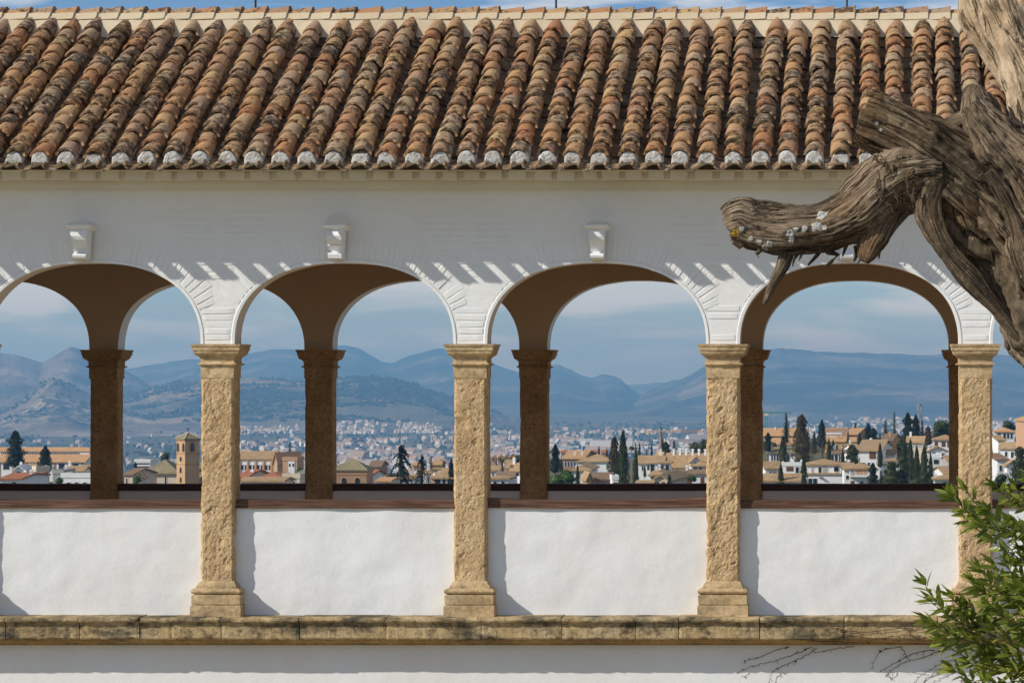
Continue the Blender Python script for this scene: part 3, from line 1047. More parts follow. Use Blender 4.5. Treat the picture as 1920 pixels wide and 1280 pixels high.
ridge("mountain_ridge", "long blue mountain range with twin rounded summits",
      [(-900, 640), (-500, 660), (-100, 690), (120, 694), (240, 690), (300, 681), (345, 674), (400, 674), (450, 667), (490, 658), (530, 654), (570, 659), (610, 652), (645, 647), (680, 657), (725, 680), (770, 666), (815, 654), (855, 657), (890, 668), (930, 684), (975, 697), (1010, 690), (1045, 684), (1065, 690), (1090, 703), (1110, 708), (1130, 702), (1152, 706), (1166, 713), (1180, 728), (1225, 748), (1290, 762), (1400, 770)], 20500, 15000, M_blue, 12, .17)
ridge("mountain_ridge", "broad flat-topped blue mountain on the right",
      [(1060, 775), (1140, 765), (1190, 748), (1222, 730), (1250, 716), (1262, 712), (1280, 709), (1320, 687), (1380, 668), (1430, 657), (1465, 653), (1500, 656), (1540, 659), (1620, 662), (1700, 664), (1760, 665), (1800, 663), (1850, 662), (1900, 667), (2000, 660), (2300, 640), (2800, 660), (3400, 690)], 19000, 13500, M_blue, 45, .15)
ridge("mountain_ridge", "brown rocky mountain with pointed summit at far left",
      [(-900, 690), (-500, 640), (-200, 632), (-60, 648), (0, 661), (40, 667), (78, 679), (100, 668), (122, 655), (135, 650), (148, 654), (165, 668), (200, 684), (240, 697), (270, 715), (300, 735), (360, 760), (450, 790)], 14500, 10600, M_brown, 77, .25)
HG = ridge("green_hill", "pine-dotted hill with olive groves at its foot",
      [(100, 770), (180, 752), (240, 742), (290, 728), (340, 714), (400, 709), (450, 708), (520, 711), (580, 714), (640, 708), (690, 705), (730, 709), (780, 722), (830, 738), (880, 755), (930, 772), (965, 784), (1010, 792), (1080, 800), (1160, 806)], 12000, 9300, M_green, 8, .2, 3, 60)
HB = ridge("bare_hill", "bare brown hill with a house on its top",
      [(-700, 760), (-300, 770), (-100, 778), (0, 772), (30, 758), (60, 738), (84, 717), (100, 711), (116, 713), (150, 730), (200, 752), (250, 766), (300, 776), (380, 784), (450, 794), (520, 808)], 10600, 8800, M_brown, 19, .18, 3, 50)

# ------------------------------------------------------------------ far town, joined: nobody could count it
def _town():
    t = MT("far_town_walls_and_roofs", .9, .1)
    t.col(t.attrc("tint"))
    return t.m
M_town = _town()
rt = random.Random(99)
mb = MB(); cols = []
WALLS = [(.72, .71, .68), (.62, .56, .50), (.55, .53, .51), (.70, .65, .57), (.48, .36, .30), (.78, .77, .75), (.45, .44, .44), (.80, .79, .77)]
ROOFS = [(.36, .26, .18), (.46, .38, .29), (.34, .24, .17), (.55, .53, .5), (.40, .33, .25)]
from mathutils.bvhtree import BVHTree as _BV
_hb = _BV.FromPolygons([v.co.copy() for v in HG.data.vertices], [tuple(p.vertices) for p in HG.data.polygons])
def far_house(x, y, w, d, h, wc, rc, gable=True):
    hq = _hb.ray_cast(Vector((x, y, 600)), Vector((0, 0, -1)))[0]
    z = max(zt(x, y), hq.z if hq is not None else -999) - 1
    h += 1
    a = rt.uniform(-.6, .6); c, s = math.cos(a), math.sin(a)
    vs = []
    for (lx, ly, lz) in ((-w, -d, 0), (w, -d, 0), (w, d, 0), (-w, d, 0), (-w, -d, h), (w, -d, h), (w, d, h), (-w, d, h), (-w, 0, h + d * .45), (w, 0, h + d * .45)):
        lx *= .5; ly *= .5
        vs.append((x + lx * c - ly * s, y + lx * s + ly * c, z + lz))
    if gable:
        fs = [(0, 1, 5, 4), (1, 2, 6, 9, 5), (2, 3, 7, 6), (3, 0, 4, 8, 7), (4, 5, 9, 8), (6, 7, 8, 9)]
        cc = [wc, wc, wc, wc, rc, rc]
    else:
        fs = [(0, 1, 5, 4), (1, 2, 6, 5), (2, 3, 7, 6), (3, 0, 4, 7), (4, 5, 6, 7)]
        cc = [wc] * 4 + [rc]
    mb.add(vs, fs); cols.extend(cc)
def band(n, px0, px1, y0, y1, wr, hr, gable=.8, pal=None, dens=None):
    k = 0; tries = 0
    while k < n and tries < n * 12:
        tries += 1
        px = rt.uniform(px0, px1); yy = rt.uniform(y0, y1)
        D = -PLAIN * F / (yy - VY)
        if noise.noise(Vector((px * .022, yy * .11, 3.3))) < .02 and rt.random() < .85: continue
        x = (px - VX) / F * D
        w = rt.uniform(*wr); wc = rt.choice(pal or WALLS); f = rt.uniform(.8, 1.08)
        far_house(x, D, w, rt.uniform(9, 16) if w < 30 else rt.uniform(18, 45), rt.uniform(*hr), tuple(min(.85, q * f) for q in wc), rt.choice(ROOFS), rt.random() < gable)
        k += 1
band(210, -80, 600, 818, 905, (6, 14), (3, 7))
band(230, 620, 960, 808.6, 813, (6, 12), (4, 7), .85, [(.80, .78, .74), (.74, .70, .65), (.68, .60, .53)])
band(90, 430, 620, 809, 814, (6, 12), (4, 7), .85, [(.80, .78, .74), (.74, .70, .65), (.68, .60, .53)])
band(620, 430, 1060, 823, 880, (6, 18), (4, 10), .8, WALLS + [(.46, .27, .20), (.50, .32, .25)])
band(220, 440, 1060, 850, 905, (8, 34), (5, 10), .5)
band(420, 900, 1420, 804, 850, (6, 17), (4, 8))
band(60, 880, 1420, 826, 856, (40, 130), (5, 8), 0.1, [(.62, .63, .62), (.72, .72, .70), (.52, .54, .55), (.66, .66, .58)])
band(800, 1480, 2100, 796, 826, (6, 14), (4, 10), .7, [(.80, .78, .74), (.74, .70, .65), (.68, .64, .6)])
band(180, 1480, 2100, 784, 798, (8, 26), (4, 7))
me = mb.mesh("distant_town", M_town)
a = me.attributes.new("tint", 'FLOAT_COLOR', 'FACE')
a.data.foreach_set("color", [q for c in cols for q in (c[0], c[1], c[2], 1.0)])
tag(link("distant_town", me), "far-off town of pale houses spread over the plain", "town", kind="stuff")
# houses on the slopes of the green hill are part of the far mass too
mb = MB()
def blob(mb, x, y, z, rx, rz, r):
    n = 5; vs = [(x, y, z)]
    for (q, f) in ((.3, 1.0), (.7, .75)):
        for k in range(n):
            a = 2 * math.pi * k / n + q * 2; e = r.uniform(.75, 1.2)
            vs.append((x + math.cos(a) * rx * f * e, y + math.sin(a) * rx * f * e, z + rz * q * r.uniform(.85, 1.15)))
    vs.append((x, y, z + rz))
    fs = []
    for k in range(n):
        k2 = (k + 1) % n
        fs += [(0, 1 + k2, 1 + k), (1 + k, 1 + k2, 1 + n + k2, 1 + n + k), (1 + n + k, 1 + n + k2, 2 * n + 1)]
    mb.add(vs, fs)
for _ in range(4200):
    px = rt.uniform(-120, 2100); yy = 792 + 90 * rt.random() ** 1.3
    if noise.noise(Vector((px * .012, yy * .06, 9))) < -.05 and rt.random() < .8: continue
    D = -PLAIN * F / (yy - VY); x = (px - VX) / F * D
    r_ = rt.uniform(3, 8)
    blob(mb, x, D, zt(x, D) - .5, r_, rt.uniform(5, 13), rt)
for (H, n_, lim, sz) in ((HG, 4200, -.05, (5, 11)), (HB, 700, .15, (4, 9))):
    vs = H.data.vertices; nv = len(vs); k = 0; tries = 0
    while k < n_ and tries < 30000:
        tries += 1
        v = vs[rt.randrange(nv)].co
        if v.z < PLAIN + 32 or noise.fractal(Vector((v.x * .0026, v.y * .0026, 4)), 1, 2, 3) < lim: continue
        q = rt.uniform(*sz)
        blob(mb, v.x + rt.uniform(-13, 13), v.y, v.z - 1.5, q, q * rt.uniform(.9, 1.6), rt); k += 1
t = MT("far_foliage", .9, .1); t.col(t.ramp(t.noise(.02, 3), [(.3, (.02, .035, .018)), (.7, (.055, .07, .03))]))
M_farfol = t.m
tag(build(mb, "distant_trees", M_farfol), "scattered dark trees among the houses of the far plain", "trees", kind="stuff")

# ------------------------------------------------------------------ materials of the near town
def wallm(name, c, c2=None, rough=.9):
    t = MT(name, rough, .15)
    n = t.noise(.35, 5, .6, t.obj())
    t.col(t.ramp(n, [(.35, c), (.65, c2 or tuple(x * .86 for x in c))]))
    return t.m
def roofm(name, c0, c1, c2):
    t = MT(name, .9, .15)
    n = t.noise(.6, 6, .68, t.obj()); k = t.noise(3.0, 4, .7, t.obj())
    c = t.ramp(n, [(.3, c0), (.5, c1), (.7, c2)])
    t.col(t.mix(t.ramp(k, [(.4, .45), (.6, 0.0)]), c, tuple(x * .5 for x in c0)))
    return t.m
W_WHITE = wallm("house_white", (.80, .80, .78), (.72, .71, .68))
W_CREAM = wallm("house_cream", (.66, .56, .42), (.60, .50, .37))
W_PEACH = wallm("house_peach", (.55, .34, .20), (.50, .30, .18))
W_OCHRE = wallm("house_ochre", (.62, .36, .12), (.55, .32, .11))
W_BRICK = wallm("house_brick", (.42, .26, .15), (.34, .20, .12))
W_TOWER = wallm("tower_brick", (.56, .36, .19), (.48, .30, .16))
W_GREY = wallm("house_grey", (.42, .40, .37), (.36, .34, .31))
R_TAN = roofm("roof_tan", (.34, .22, .11), (.44, .29, .15), (.52, .37, .21))
R_ORANGE = roofm("roof_orange", (.50, .27, .12), (.58, .34, .16), (.62, .40, .21))
R_RED = roofm("roof_red", (.34, .11, .055), (.42, .16, .08), (.46, .21, .11))
R_GREEN = roofm("roof_mossy", (.21, .18, .10), (.28, .24, .135), (.35, .29, .17))
R_BROWN = roofm("roof_brown", (.20, .12, .075), (.28, .18, .11), (.35, .24, .15))
t = MT("window_dark", .25, .5); t.col((.02, .022, .026)); M_win = t.m
M_wframe = wallm("window_frame_white", (.7, .69, .66))
M_orange = wallm("shutter_orange", (.72, .30, .05))
M_brownw = wallm("door_brown", (.16, .08, .045))
M_greenw = wallm("shutter_green", (.10, .17, .10))
WM = dict(w=W_WHITE, c=W_CREAM, p=W_PEACH, o=W_OCHRE, b=W_BRICK, t=W_TOWER, g=W_GREY)
RM = dict(t=R_TAN, o=R_ORANGE, r=R_RED, g=R_GREEN, b=R_BROWN, w=W_WHITE)

def house(name, label, px0, px1, ye, yb, D, deep, roof, rh, wall='w', rm='t', yaw=0.0, wins=(), chim=(), over=.4, cat="house", wmat=None, rmat=None, side=()):
    """front from px0 to px1, eaves at photo row ye, foot at yb; D metres off; windows given in fractions of the front"""
    s = D / F
    w = (px1 - px0) * s
    cx = ((px0 + px1) / 2 - VX) * s
    ze = (VY - ye) * s; zb = (VY - yb) * s
    zg = min(zb, zt(cx, D)) - 1.0
    H = ze - zg
    if yaw: w = w / (math.cos(yaw) + abs(math.sin(yaw)) * deep)
    d = deep * w if yaw else deep
    r = empty(name, (cx, D + d / 2, zg), yaw)
    tag(r, label, cat)
    wm = wmat or WM[wall]; rmm = rmat or RM[rm]
    mb = MB(); hw, hd = w / 2, d / 2
    rhm = rh * s
    mb.box((-hw, -hd, 0), (hw, hd, H))
    if roof == 'gx':
        mb.add([(-hw, -hd, H), (-hw, hd, H), (-hw, 0, H + rhm), (hw, -hd, H), (hw, hd, H), (hw, 0, H + rhm)], [(0, 2, 1), (3, 4, 5)])
    if roof == 'gy':
        mb.add([(-hw, -hd, H), (hw, -hd, H), (0, -hd, H + rhm), (-hw, hd, H), (hw, hd, H), (0, hd, H + rhm)], [(0, 1, 2), (3, 5, 4)])
    build(mb, "wall", wm, r)
    rb_ = MB(); o = over; tk = .28
    if roof == 'hip':
        rl = max(0.0, hw - hd) if hw > hd else 0.0
        ry = max(0.0, hd - hw)
        lo = [(-hw - o, -hd - o, H - .05), (hw + o, -hd - o, H - .05), (hw + o, hd + o, H - .05), (-hw - o, hd + o, H - .05)]
        a = [(x, y, z + tk) for x, y, z in lo]
        rb_.add(lo + a + [(-rl, -ry, H + rhm), (rl, ry, H + rhm)] if True else [], [(3, 2, 1, 0), (0, 1, 5, 4), (1, 2, 6, 5), (2, 3, 7, 6), (3, 0, 4, 7)] +
                ([(4, 5, 9, 8), (5, 6, 9), (6, 7, 8, 9), (7, 4, 8)] if rl > ry else [(4, 5, 8), (5, 6, 9, 8), (6, 7, 9), (7, 4, 8, 9)]))
    elif roof == 'gx':
        k = rhm / hd
        for sg in (-1, 1):
            y0, y1 = sg * (hd + o), 0
            z0 = H - o * k
            vs = [(-hw - o, y0, z0 - .02), (hw + o, y0, z0 - .02), (hw + o, 0, H + rhm), (-hw - o, 0, H + rhm)]
            vs += [(x, y, z + tk) for x, y, z in vs]
            rb_.add(vs, [(4, 5, 6, 7), (3, 2, 1, 0), (0, 1, 5, 4), (1, 2, 6, 5), (2, 3, 7, 6), (3, 0, 4, 7)])
    elif roof == 'gy':
        k = rhm / hw
        for sg in (-1, 1):
            x0 = sg * (hw + o); z0 = H - o * k
            vs = [(x0, -hd - o, z0 - .02), (0, -hd - o, H + rhm), (0, hd + o, H + rhm), (x0, hd + o, z0 - .02)]
            vs += [(x, y, z + tk) for x, y, z in vs]
            rb_.add(vs, [(4, 5, 6, 7), (3, 2, 1, 0), (0, 1, 5, 4), (1, 2, 6, 5), (2, 3, 7, 6), (3, 0, 4, 7)])
    elif roof == 'shed':
        vs = [(-hw - o, -hd - o, H - .1), (hw + o, -hd - o, H - .1), (hw + o, hd + o, H + rhm), (-hw - o, hd + o, H + rhm)]
        vs += [(x, y, z + tk) for x, y, z in vs]
        rb_.add(vs, [(4, 5, 6, 7), (3, 2, 1, 0), (0, 1, 5, 4), (1, 2, 6, 5), (2, 3, 7, 6), (3, 0, 4, 7)])
    else:
        rb_.box((-hw - .1, -hd - .1, H - .02), (hw + .1, hd + .1, H + .22))
        for (a, b) in (((-hw - .1, -hd - .1), (hw + .1, -hd + .15)), ((-hw - .1, -hd + .15), (-hw + .15, hd + .1)), ((hw - .15, -hd + .15), (hw + .1, hd + .1))):
            rb_.box((a[0], a[1], H + .22), (b[0], b[1], H + .8))
    ro = build(rb_, "roof", rmm if roof != 'flat' else wm, r)
    vis = ze - zb
    if not wins and (px1 - px0) > 18 and name in ('tan_roofed_house', 'white_house', 'orange_roofed_house'): wins = [(.12, .25, .24, .55), (.42, .25, .54, .55), (.74, .25, .86, .55)]
    for wi in wins:
        u0, v0, u1, v1 = wi[:4]; mt = wi[4] if len(wi) > 4 else M_win
        x0, x1 = -hw + u0 * w, -hw + u1 * w
        z1, z0 = H - v0 * vis, H - v1 * vis
        m2 = MB(); m2.box((x0 - .12, -hd - .07, z0 - .12), (x1 + .12, -hd + .1, z1 + .12))
        f = build(m2, "window", M_wframe if mt is not M_brownw else mt, r)
        m2 = MB(); m2.box((x0, -hd - .10, z0), (x1, -hd - .03, z1)); build(m2, "pane", mt, f)
    for wi in side:
        u0, v0, u1, v1 = wi[:4]
        y0, y1 = -hd + u0 * d, -hd + u1 * d
        z1, z0 = H - v0 * vis, H - v1 * vis
        m2 = MB(); m2.box((hw - .1, y0, z0), (hw + .07, y1, z1)); build(m2, "window", M_win, r)
    for (u, v, hh) in chim:
        x = -hw + u * w; yq = -hd + v * d
        rise = {'gx': rhm * (1 - abs(2 * v - 1)), 'gy': rhm * (1 - abs(2 * u - 1)), 'hip': rhm * min(1, 2.2 * min(u, v, 1 - u, 1 - v)), 'shed': rhm * v}.get(roof, .3)
        zc = H + max(0, rise) + .28 * hh + .15; q = .26
        m2 = MB(); m2.box((x - q, yq - q, H - .2), (x + q, yq + q, zc)); m2.box((x - q - .1, yq - q - .1, zc), (x + q + .1, yq + q + .1, zc + .14))
        m2.box((x - q + .05, yq - q + .05, zc + .14), (x + q - .05, yq + q - .05, zc + .34))
        build(m2, "chimney", W_WHITE if wall != 'o' else W_OCHRE, ro)
    return r
# ------------------------------------------------------------------ near town
def wrow(n, u0, u1, v0, v1, fill=.55, mt=None):
    st = (u1 - u0) / n
    out = []
    for i in range(n):
        a = u0 + st * i + st * (1 - fill) / 2
        out.append((a, v0, a + st * fill, v1) + ((mt,) if mt else ()))
    return out
def sub(r, name, mat, a, b, parent=None):
    """box part of a house given in its local metres"""
    m2 = MB(); m2.box(a, b)
    return build(m2, name, mat, parent or r)

# left bay: long school hall in two tiers
D = 850; s = D / F
r = house("school_hall", "long two-tiered hall with orange roofs and row of small clerestory windows", -190, 158, 866, 888, D, 14, 'gx', 12, 'w', 'o', 0, wrow(13, .02, .99, .12, .62, .42), (), .5, "building")
H_ = (VY - 866) * s - r.location.z
w_ = 348 * s
sub(r, "upper_wall", W_WHITE, (-w_ / 2 + 1, 1.6, H_), (w_ / 2 - 1.0, 6.5, H_ + 19 * s * 1.0))
m2 = MB(); zz = H_ + 19 * s
m2.add([(-w_ / 2, 1.2, zz), (w_ / 2 - .6, 1.2, zz), (w_ / 2 - 1.6, 4.2, zz + 7.5 * s), (-w_ / 2, 4.2, zz + 7.5 * s), (w_ / 2 - .6, 7, zz), (-w_ / 2, 7, zz)], [(0, 1, 2, 3), (3, 2, 4, 5), (0, 5, 4, 1), (1, 4, 2)])
build(m2, "upper_roof", R_ORANGE, r)
for i in range(44):
    x = -w_ / 2 + 29 + i * .56 * 1.0
    if x > w_ / 2 - 1.6: break
    sub(r, "clerestory_window", M_win, (x, 1.54, H_ + 13.2 * s), (x + .30, 1.7, H_ + 16.6 * s))
for i in range(14):
    x = -w_ / 2 + (.02 + .97 * i / 13) * w_
    sub(r, "pilaster", W_BRICK, (x - .35, -7.12, 0), (x + .35, -6.9, H_))
house("terrace_house", "white house with pitched canopy roof under the tall left conifer", 13, 42, 880, 896, 610, 7, 'gy', 6, 'w', 'w', .15, [(.3, .25, .75, .8)], [(.25, .5, 2.6)])
house("terrace_house", "plain white house with thin tan roof line between the two conifers", 40, 70, 875, 888, 660, 7, 'gx', 3.5, 'w', 't', 0, [(.35, .4, .44, .9)], [(.97, .5, 1.2)])
house("rooftop_tower", "plain boxy house with bright left face and beige shaded right face", 57, 90, 881, 915, 520, .9, 'flat', 0, 'c', 't', .62)
house("terrace_house", "white house with tan roof and three small square windows", 121, 155, 884, 897, 560, 6, 'gx', 8, 'w', 't', 0, wrow(3, .08, .98, .15, .6, .3), [(.05, .5, 2.4)])
house("red_roofed_house", "low white house with red roof at the left frame edge", -25, 37, 899, 915, 480, 7, 'gx', 6, 'w', 'r', .1, [(.6, .3, .8, .8)], [(.97, .4, 1.9)])
house("terrace_house", "white roof terrace block below the three-window house", 115, 172, 895, 915, 470, 6, 'flat', 0, 'w', 't', 0, wrow(3, .1, .9, .45, .9, .35))
house("peach_house", "small peach house beside the first rear column", 150, 176, 877, 893, 600, 6, 'gx', 3, 'p', 't', 0, [(.15, .25, .32, .8), (.45, .2, .65, .9)], ())
house("terrace_house", "white house with brown lean-to roof left of the boxy house", 36, 60, 896, 915, 500, 5, 'shed', 7, 'w', 'b', -.1, [(.5, .5, .75, .9)], [(.08, .3, 2.4)])
house("grey_house", "small grey walled house behind the boxy house", 88, 118, 888, 915, 535, 6, 'flat', 0, 'g', 't', .1, [(.55, .2, .7, .6)], [(.7, .5, 2.2)])

# church with square tower
D = 560; s = D / F
tw = 21.5 * s / math.cos(math.radians(45)) 
cx = (347 - VX) * s
zg = zt(cx, D) - 1
r = empty("church_tower", (cx, D + tw * .7, zg), math.radians(45)); tag(r, "square brick church tower with low tiled roof and cross", "tower")
H_ = (VY - 824) * s - zg; hw = tw / 2
mb = MB(); mb.box((-hw, -hw, 0), (hw, hw, H_)); build(mb, "wall", W_TOWER, r)
mb = MB(); o = .28
lo = [(-hw - o, -hw - o, H_), (hw + o, -hw - o, H_), (hw + o, hw + o, H_), (-hw - o, hw + o, H_)]
mb.add(lo + [(x, y, z + .22) for x, y, z in lo] + [(0, 0, H_ + 13 * s)], [(3, 2, 1, 0), (0, 1, 5, 4), (1, 2, 6, 5), (2, 3, 7, 6), (3, 0, 4, 7), (4, 5, 8), (5, 6, 8), (6, 7, 8), (7, 4, 8)])
ro = build(mb, "roof", R_GREEN, r)
for q in range(4):
    a = lo[q]
    mb = MB(); mb.tube([(a[0], a[1], H_ + .24), (0, 0, H_ + 13 * s + .05)], .09, 5); build(mb, "hip_ridge", W_CREAM, ro)
mb = MB(); mb.box((-.05, -.05, H_ + 12.6 * s), (.05, .05, H_ + 22 * s)); mb.box((-.32, -.045, H_ + 18.6 * s), (.32, .045, H_ + 19.6 * s)); build(mb, "cross", M_iron, ro)
for zz in (851, 871):
    z = (VY - zz) * s - zg
    mb = MB(); mb.box((-hw - .08, -hw - .08, z), (hw + .08, hw + .08, z + .16)); build(mb, "string_course", W_BRICK, r)
mb = MB(); mb.box((-hw - .10, -hw - .10, H_ - .35), (hw + .10, hw + .10, H_ - .02)); build(mb, "eaves_course", W_BRICK, r)
def arched(r, name, mat, x0, x1, z0, z1, face, hw):
    """arched opening laid on face 'l' (-x) or 'f' (-y)"""
    pts = [(x0, z0), (x1, z0)]; rr = (x1 - x0) / 2; c = (x0 + x1) / 2
    for k in range(7): pts.append((c + rr * math.cos(math.pi * k / 6), z1 - rr + rr * math.sin(math.pi * k / 6)))
    m2 = MB(); n = len(pts)
    def p(u, z, d): return (-hw - d, -u, z) if face == 'l' else (u, -hw - d, z)
    m2.add([p(u, z, -.1) for u, z in pts] + [p(u, z, .03) for u, z in pts], [tuple(n + k for k in range(n))] + [(k, (k + 1) % n, n + (k + 1) % n, n + k) for k in range(n)])
    return build(m2, name, mat, r)
zz = lambda y: (VY - y) * s - zg
for u in (-.32, .32):
    arched(r, "belfry_arch", W_BRICK, (u - .17) * tw, (u + .17) * tw, zz(848), zz(829.5), 'l', hw)
    arched(r, "belfry_opening", M_win, (u - .11) * tw, (u + .11) * tw, zz(846), zz(831), 'l', hw + .05)
arched(r, "belfry_arch", W_BRICK, -.20 * tw, .20 * tw, zz(848), zz(828.5), 'f', hw)
arched(r, "belfry_opening", M_win, -.13 * tw, .13 * tw, zz(846), zz(830.5), 'f', hw + .05)
for (ya, yb_) in ((864.5, 856.5), (886, 876), (904, 895)):
    arched(r, "window_surround", W_BRICK, -.15 * tw, .15 * tw, zz(ya + 1), zz(yb_ - 1.5), 'l', hw)
    arched(r, "window", M_win, -.09 * tw, .09 * tw, zz(ya), zz(yb_), 'l', hw + .05)
r = house("church_nave", "cream church nave with long mossy roof left of the brick tower", 268, 333, 888.5, 912, 566, 9, 'hip', 27, 'c', 'g', .0, [(.33, .18, .37, .75), (.63, .18, .67, .75)], (), .5, "church")
house("church_annex", "brick church annex with grey roof right of the tower", 360, 392, 878, 912, 575, 6, 'gx', 8, 'b', 'g', 0, [(.5, .4, .6, .7)])
house("brown_roofed_house", "house with dull red-brown roof left of the church", 233, 262, 890, 912, 545, 7, 'gx', 9, 'c', 'b', -.12, [(.2, .3, .35, .7)])
house("apartment_block", "striped white and red apartment block behind the church nave", 252, 282, 865, 880, 900, 10, 'flat', 0, 'w', 't', 0, [(.05, .18, .95, .34), (.05, .58, .95, .74)], (), .2, "building")
house("cream_house", "cream gabled house end behind the round green bush", 244, 268, 893, 914, 500, 6, 'gy', 7, 'c', 't', .2)

# second bay: peach school
D = 640; s = D / F
r = house("peach_school", "peach and white school with tan roofs and paired windows", 440, 511, 861, 900, D, 11, 'gx', 13, 'w', 't', -.0, [(.17 + .105 * i, .27, .17 + .105 * i + .062, .50) for i in range(8)], (), .3, "building")
hw = 71 * s / 2; zg = r.location.z; H_ = (VY - 861) * s - zg
for i in range(5):
    x = -hw + (.13 + .21 * i) * 71 * s
    sub(r, "pilaster", W_PEACH, (x - .22, -5.72, 0), (x + .22, -5.45, H_ - .02))
r2 = house("peach_school_wing", "peach gabled wing with plain end wall right of the white windows", 512, 545, 864, 905, D - 4, 14, 'gy', 14, 'p', 'o', -.25, [(.75, .1, .95, .9, W_OCHRE)], (), .25, "building")
house("peach_annex", "peach annex with white panel and two dark windows", 530, 557, 863, 905, 610, 7, 'flat', 0, 'p', 't', .0, [(.42, .05, .82, .95, W_WHITE), (.45, .14, .56, .28), (.68, .14, .80, .28), (.66, .62, .78, .72)], (), .25, "building")
house("red_roofed_house", "small house with red gable roof at the foot of the peach school", 444, 481, 896, 912, 500, 8, 'gx', 12, 'c', 'r', -.15, [(.1, .3, .2, .8)], [(.85, .3, .8)])
house("red_roofed_house", "house with wide red hipped roof in front of the peach school", 484, 530, 897.5, 915, 480, 9, 'hip', 12, 'g', 'r', 0, [(.08, .2, .2, .8), (.86, .2, .93, .7)], ())
house("balustrade_terrace", "pale roof terrace with white balustrade posts", 530, 562, 896, 915, 470, 5, 'flat', 0, 'c', 't', 0, [(.2, .3, .3, .7), (.6, .3, .72, .7)])
house("grey_house", "low grey house beside the second rear column", 556, 584, 889, 915, 500, 7, 'shed', 4, 'g', 'g', 0, [(.5, .6, .6, .8)])
house("tan_roofed_house", "low house with pale tan roof along the rail below the red roofs", 452, 530, 903, 918, 440, 8, 'gx', 5, 'c', 't', 0, ())

# third bay: brick pavilion with pyramid roof
D = 520; s = D / F
r = house("brick_pavilion", "brick belvedere with pyramid roof and dark arched openings", 622, 687, 882, 916, D, 65 * s, 'hip', 22.5, 'b', 'g', 0, (), (), .3, "pavilion")
hw = 65 * s / 2; zg = r.location.z; H_ = (VY - 882) * s - zg
for px in (645, 670):
    u = (px - 654.5) * s
    arched(r, "arch_surround", W_TOWER, u - .62, u + .62, 0.5, (VY - 893) * s - zg, 'f', hw)
    arched(r, "arch_opening", M_win, u - .46, u + .46, 0.5, (VY - 895) * s - zg, 'f', hw + .05)
for zq in (884, 888):
    z = (VY - zq) * s - zg
    sub(r, "string_course", W_TOWER, (-hw - .1, -hw - .1, z - .1), (hw + .1, hw + .1, z + .08))
for q in range(11):
    t_ = q / 10
    sub(r, "ridge_stone", W_CREAM, (hw * (1 - t_) - .12, -hw * (1 - t_) - .3, H_ + .25 + 22.0 * s * t_), (hw * (1 - t_) + .12, -hw * (1 - t_) - .06, H_ + .42 + 22.0 * s * t_))
house("white_house", "white house with red roof right of the brick belvedere", 686, 712, 892, 912, 545, 7, 'gx', 9, 'w', 'r', -.25, [(.1, .3, .22, .62)], ())
house("orange_roofed_house", "low orange roof just above the rail left of the drooping cedar", 700, 730, 903, 916, 450, 7, 'gx', 3.5, 'c', 'o', .05)
r = house("veranda_house", "house with tan roof, white corner spire and columned veranda", 812, 880, 895.5, 915, 500, 8, 'gx', 15, 'w', 't', 0, [(.06, .1, .2, .9), (.26, .1, .34, .9), (.4, .1, .5, .9)], [(.40, .6, 3.2)], .5)
mb = MB(); s = 500 / F
for q, (hh, ww) in enumerate(((0, 6.2), (2.2, 4.2), (4.5, 2.4), (7.5, .9), (11, .05))):
    w2 = ww * s; mb.v += [(-w2, -w2, hh * s), (w2, -w2, hh * s), (w2, w2, hh * s), (-w2, w2, hh * s)]
for q in range(4):
    for k in range(4): mb.f.append((q * 4 + k, q * 4 + (k + 1) % 4, q * 4 + 4 + (k + 1) % 4, q * 4 + 4 + k))
mb.v = [(x - 33.5 * s, y - 3.2, z + (VY - 895) * s - r.location.z) for x, y, z in mb.v]
build(mb, "spire", W_WHITE, r)
sub(r, "corner_bay", W_PEACH, (-38.5 * s, -4.1, 0), (-29 * s, -2.6, (VY - 895) * s - r.location.z))
for (a, b, c, lab) in ((765, 786, 873, "ochre house half hidden behind the drooping cedar"), (796, 826, 872, "ochre house between the orange conifer and the spire house")):
    house("ochre_house", lab, a, b, c, c + 16, 640, 8, 'gx', 4, 'o', 'o', .1, wrow(2, .1, .9, .2, .7, .3), [(.8, .5, 1.2)])
house("brown_roofed_house", "long house with dull brown roof behind the brick belvedere", 676, 712, 876, 890, 700, 9, 'gx', 9, 'b', 'b', .1, wrow(3, .1, .9, .2, .6, .3), [(.2, .5, 1.2)])
house("white_house", "small white house at the foot of the drooping cedar", 722, 776, 897, 915, 520, 7, 'gx', 4, 'w', 't', .0, wrow(3, .1, .9, .3, .8, .3), [(.95, .5, 1.5)])
house("tan_roofed_house", "tan roofs crowded between the cedar and dark conifers", 770, 815, 888, 908, 560, 8, 'hip', 6, 'w', 't', .2, wrow(2, .1, .9, .3, .8, .3), [(.45, .5, 2.3)])

# fourth opening, left slit: small houses and palm
house("ochre_house", "ochre house with tan roof right of the small palm", 942, 963, 878, 888, 620, 7, 'gx', 13, 'o', 't', .1, [(.3, .2, .5, 1.0, W_WHITE), (.36, .3, .44, .9)], [(.9, .5, 2.6)])
house("white_house", "white house with chimney at the third rear column", 958, 985, 880, 908, 560, .8, 'gx', 10, 'w', 't', -.3, [(.3, .5, .4, .7)], [(.1, .5, 3.0)])
house("white_house", "small white house with tan roof left of the palm", 912, 934, 882, 895, 600, 6, 'gx', 7, 'w', 't', 0, [(.5, .3, .62, .9)])
house("white_house", "low white house with wide tan eaves just above the rail", 906, 952, 898, 914, 480, 8, 'hip', 6, 'w', 't', 0, (), ())
house("brown_roofed_house", "house with red-brown roof below the small palm", 933, 962, 893, 906, 540, 6, 'gx', 6, 'w', 'b', 0, [(.7, .3, .85, .9)])
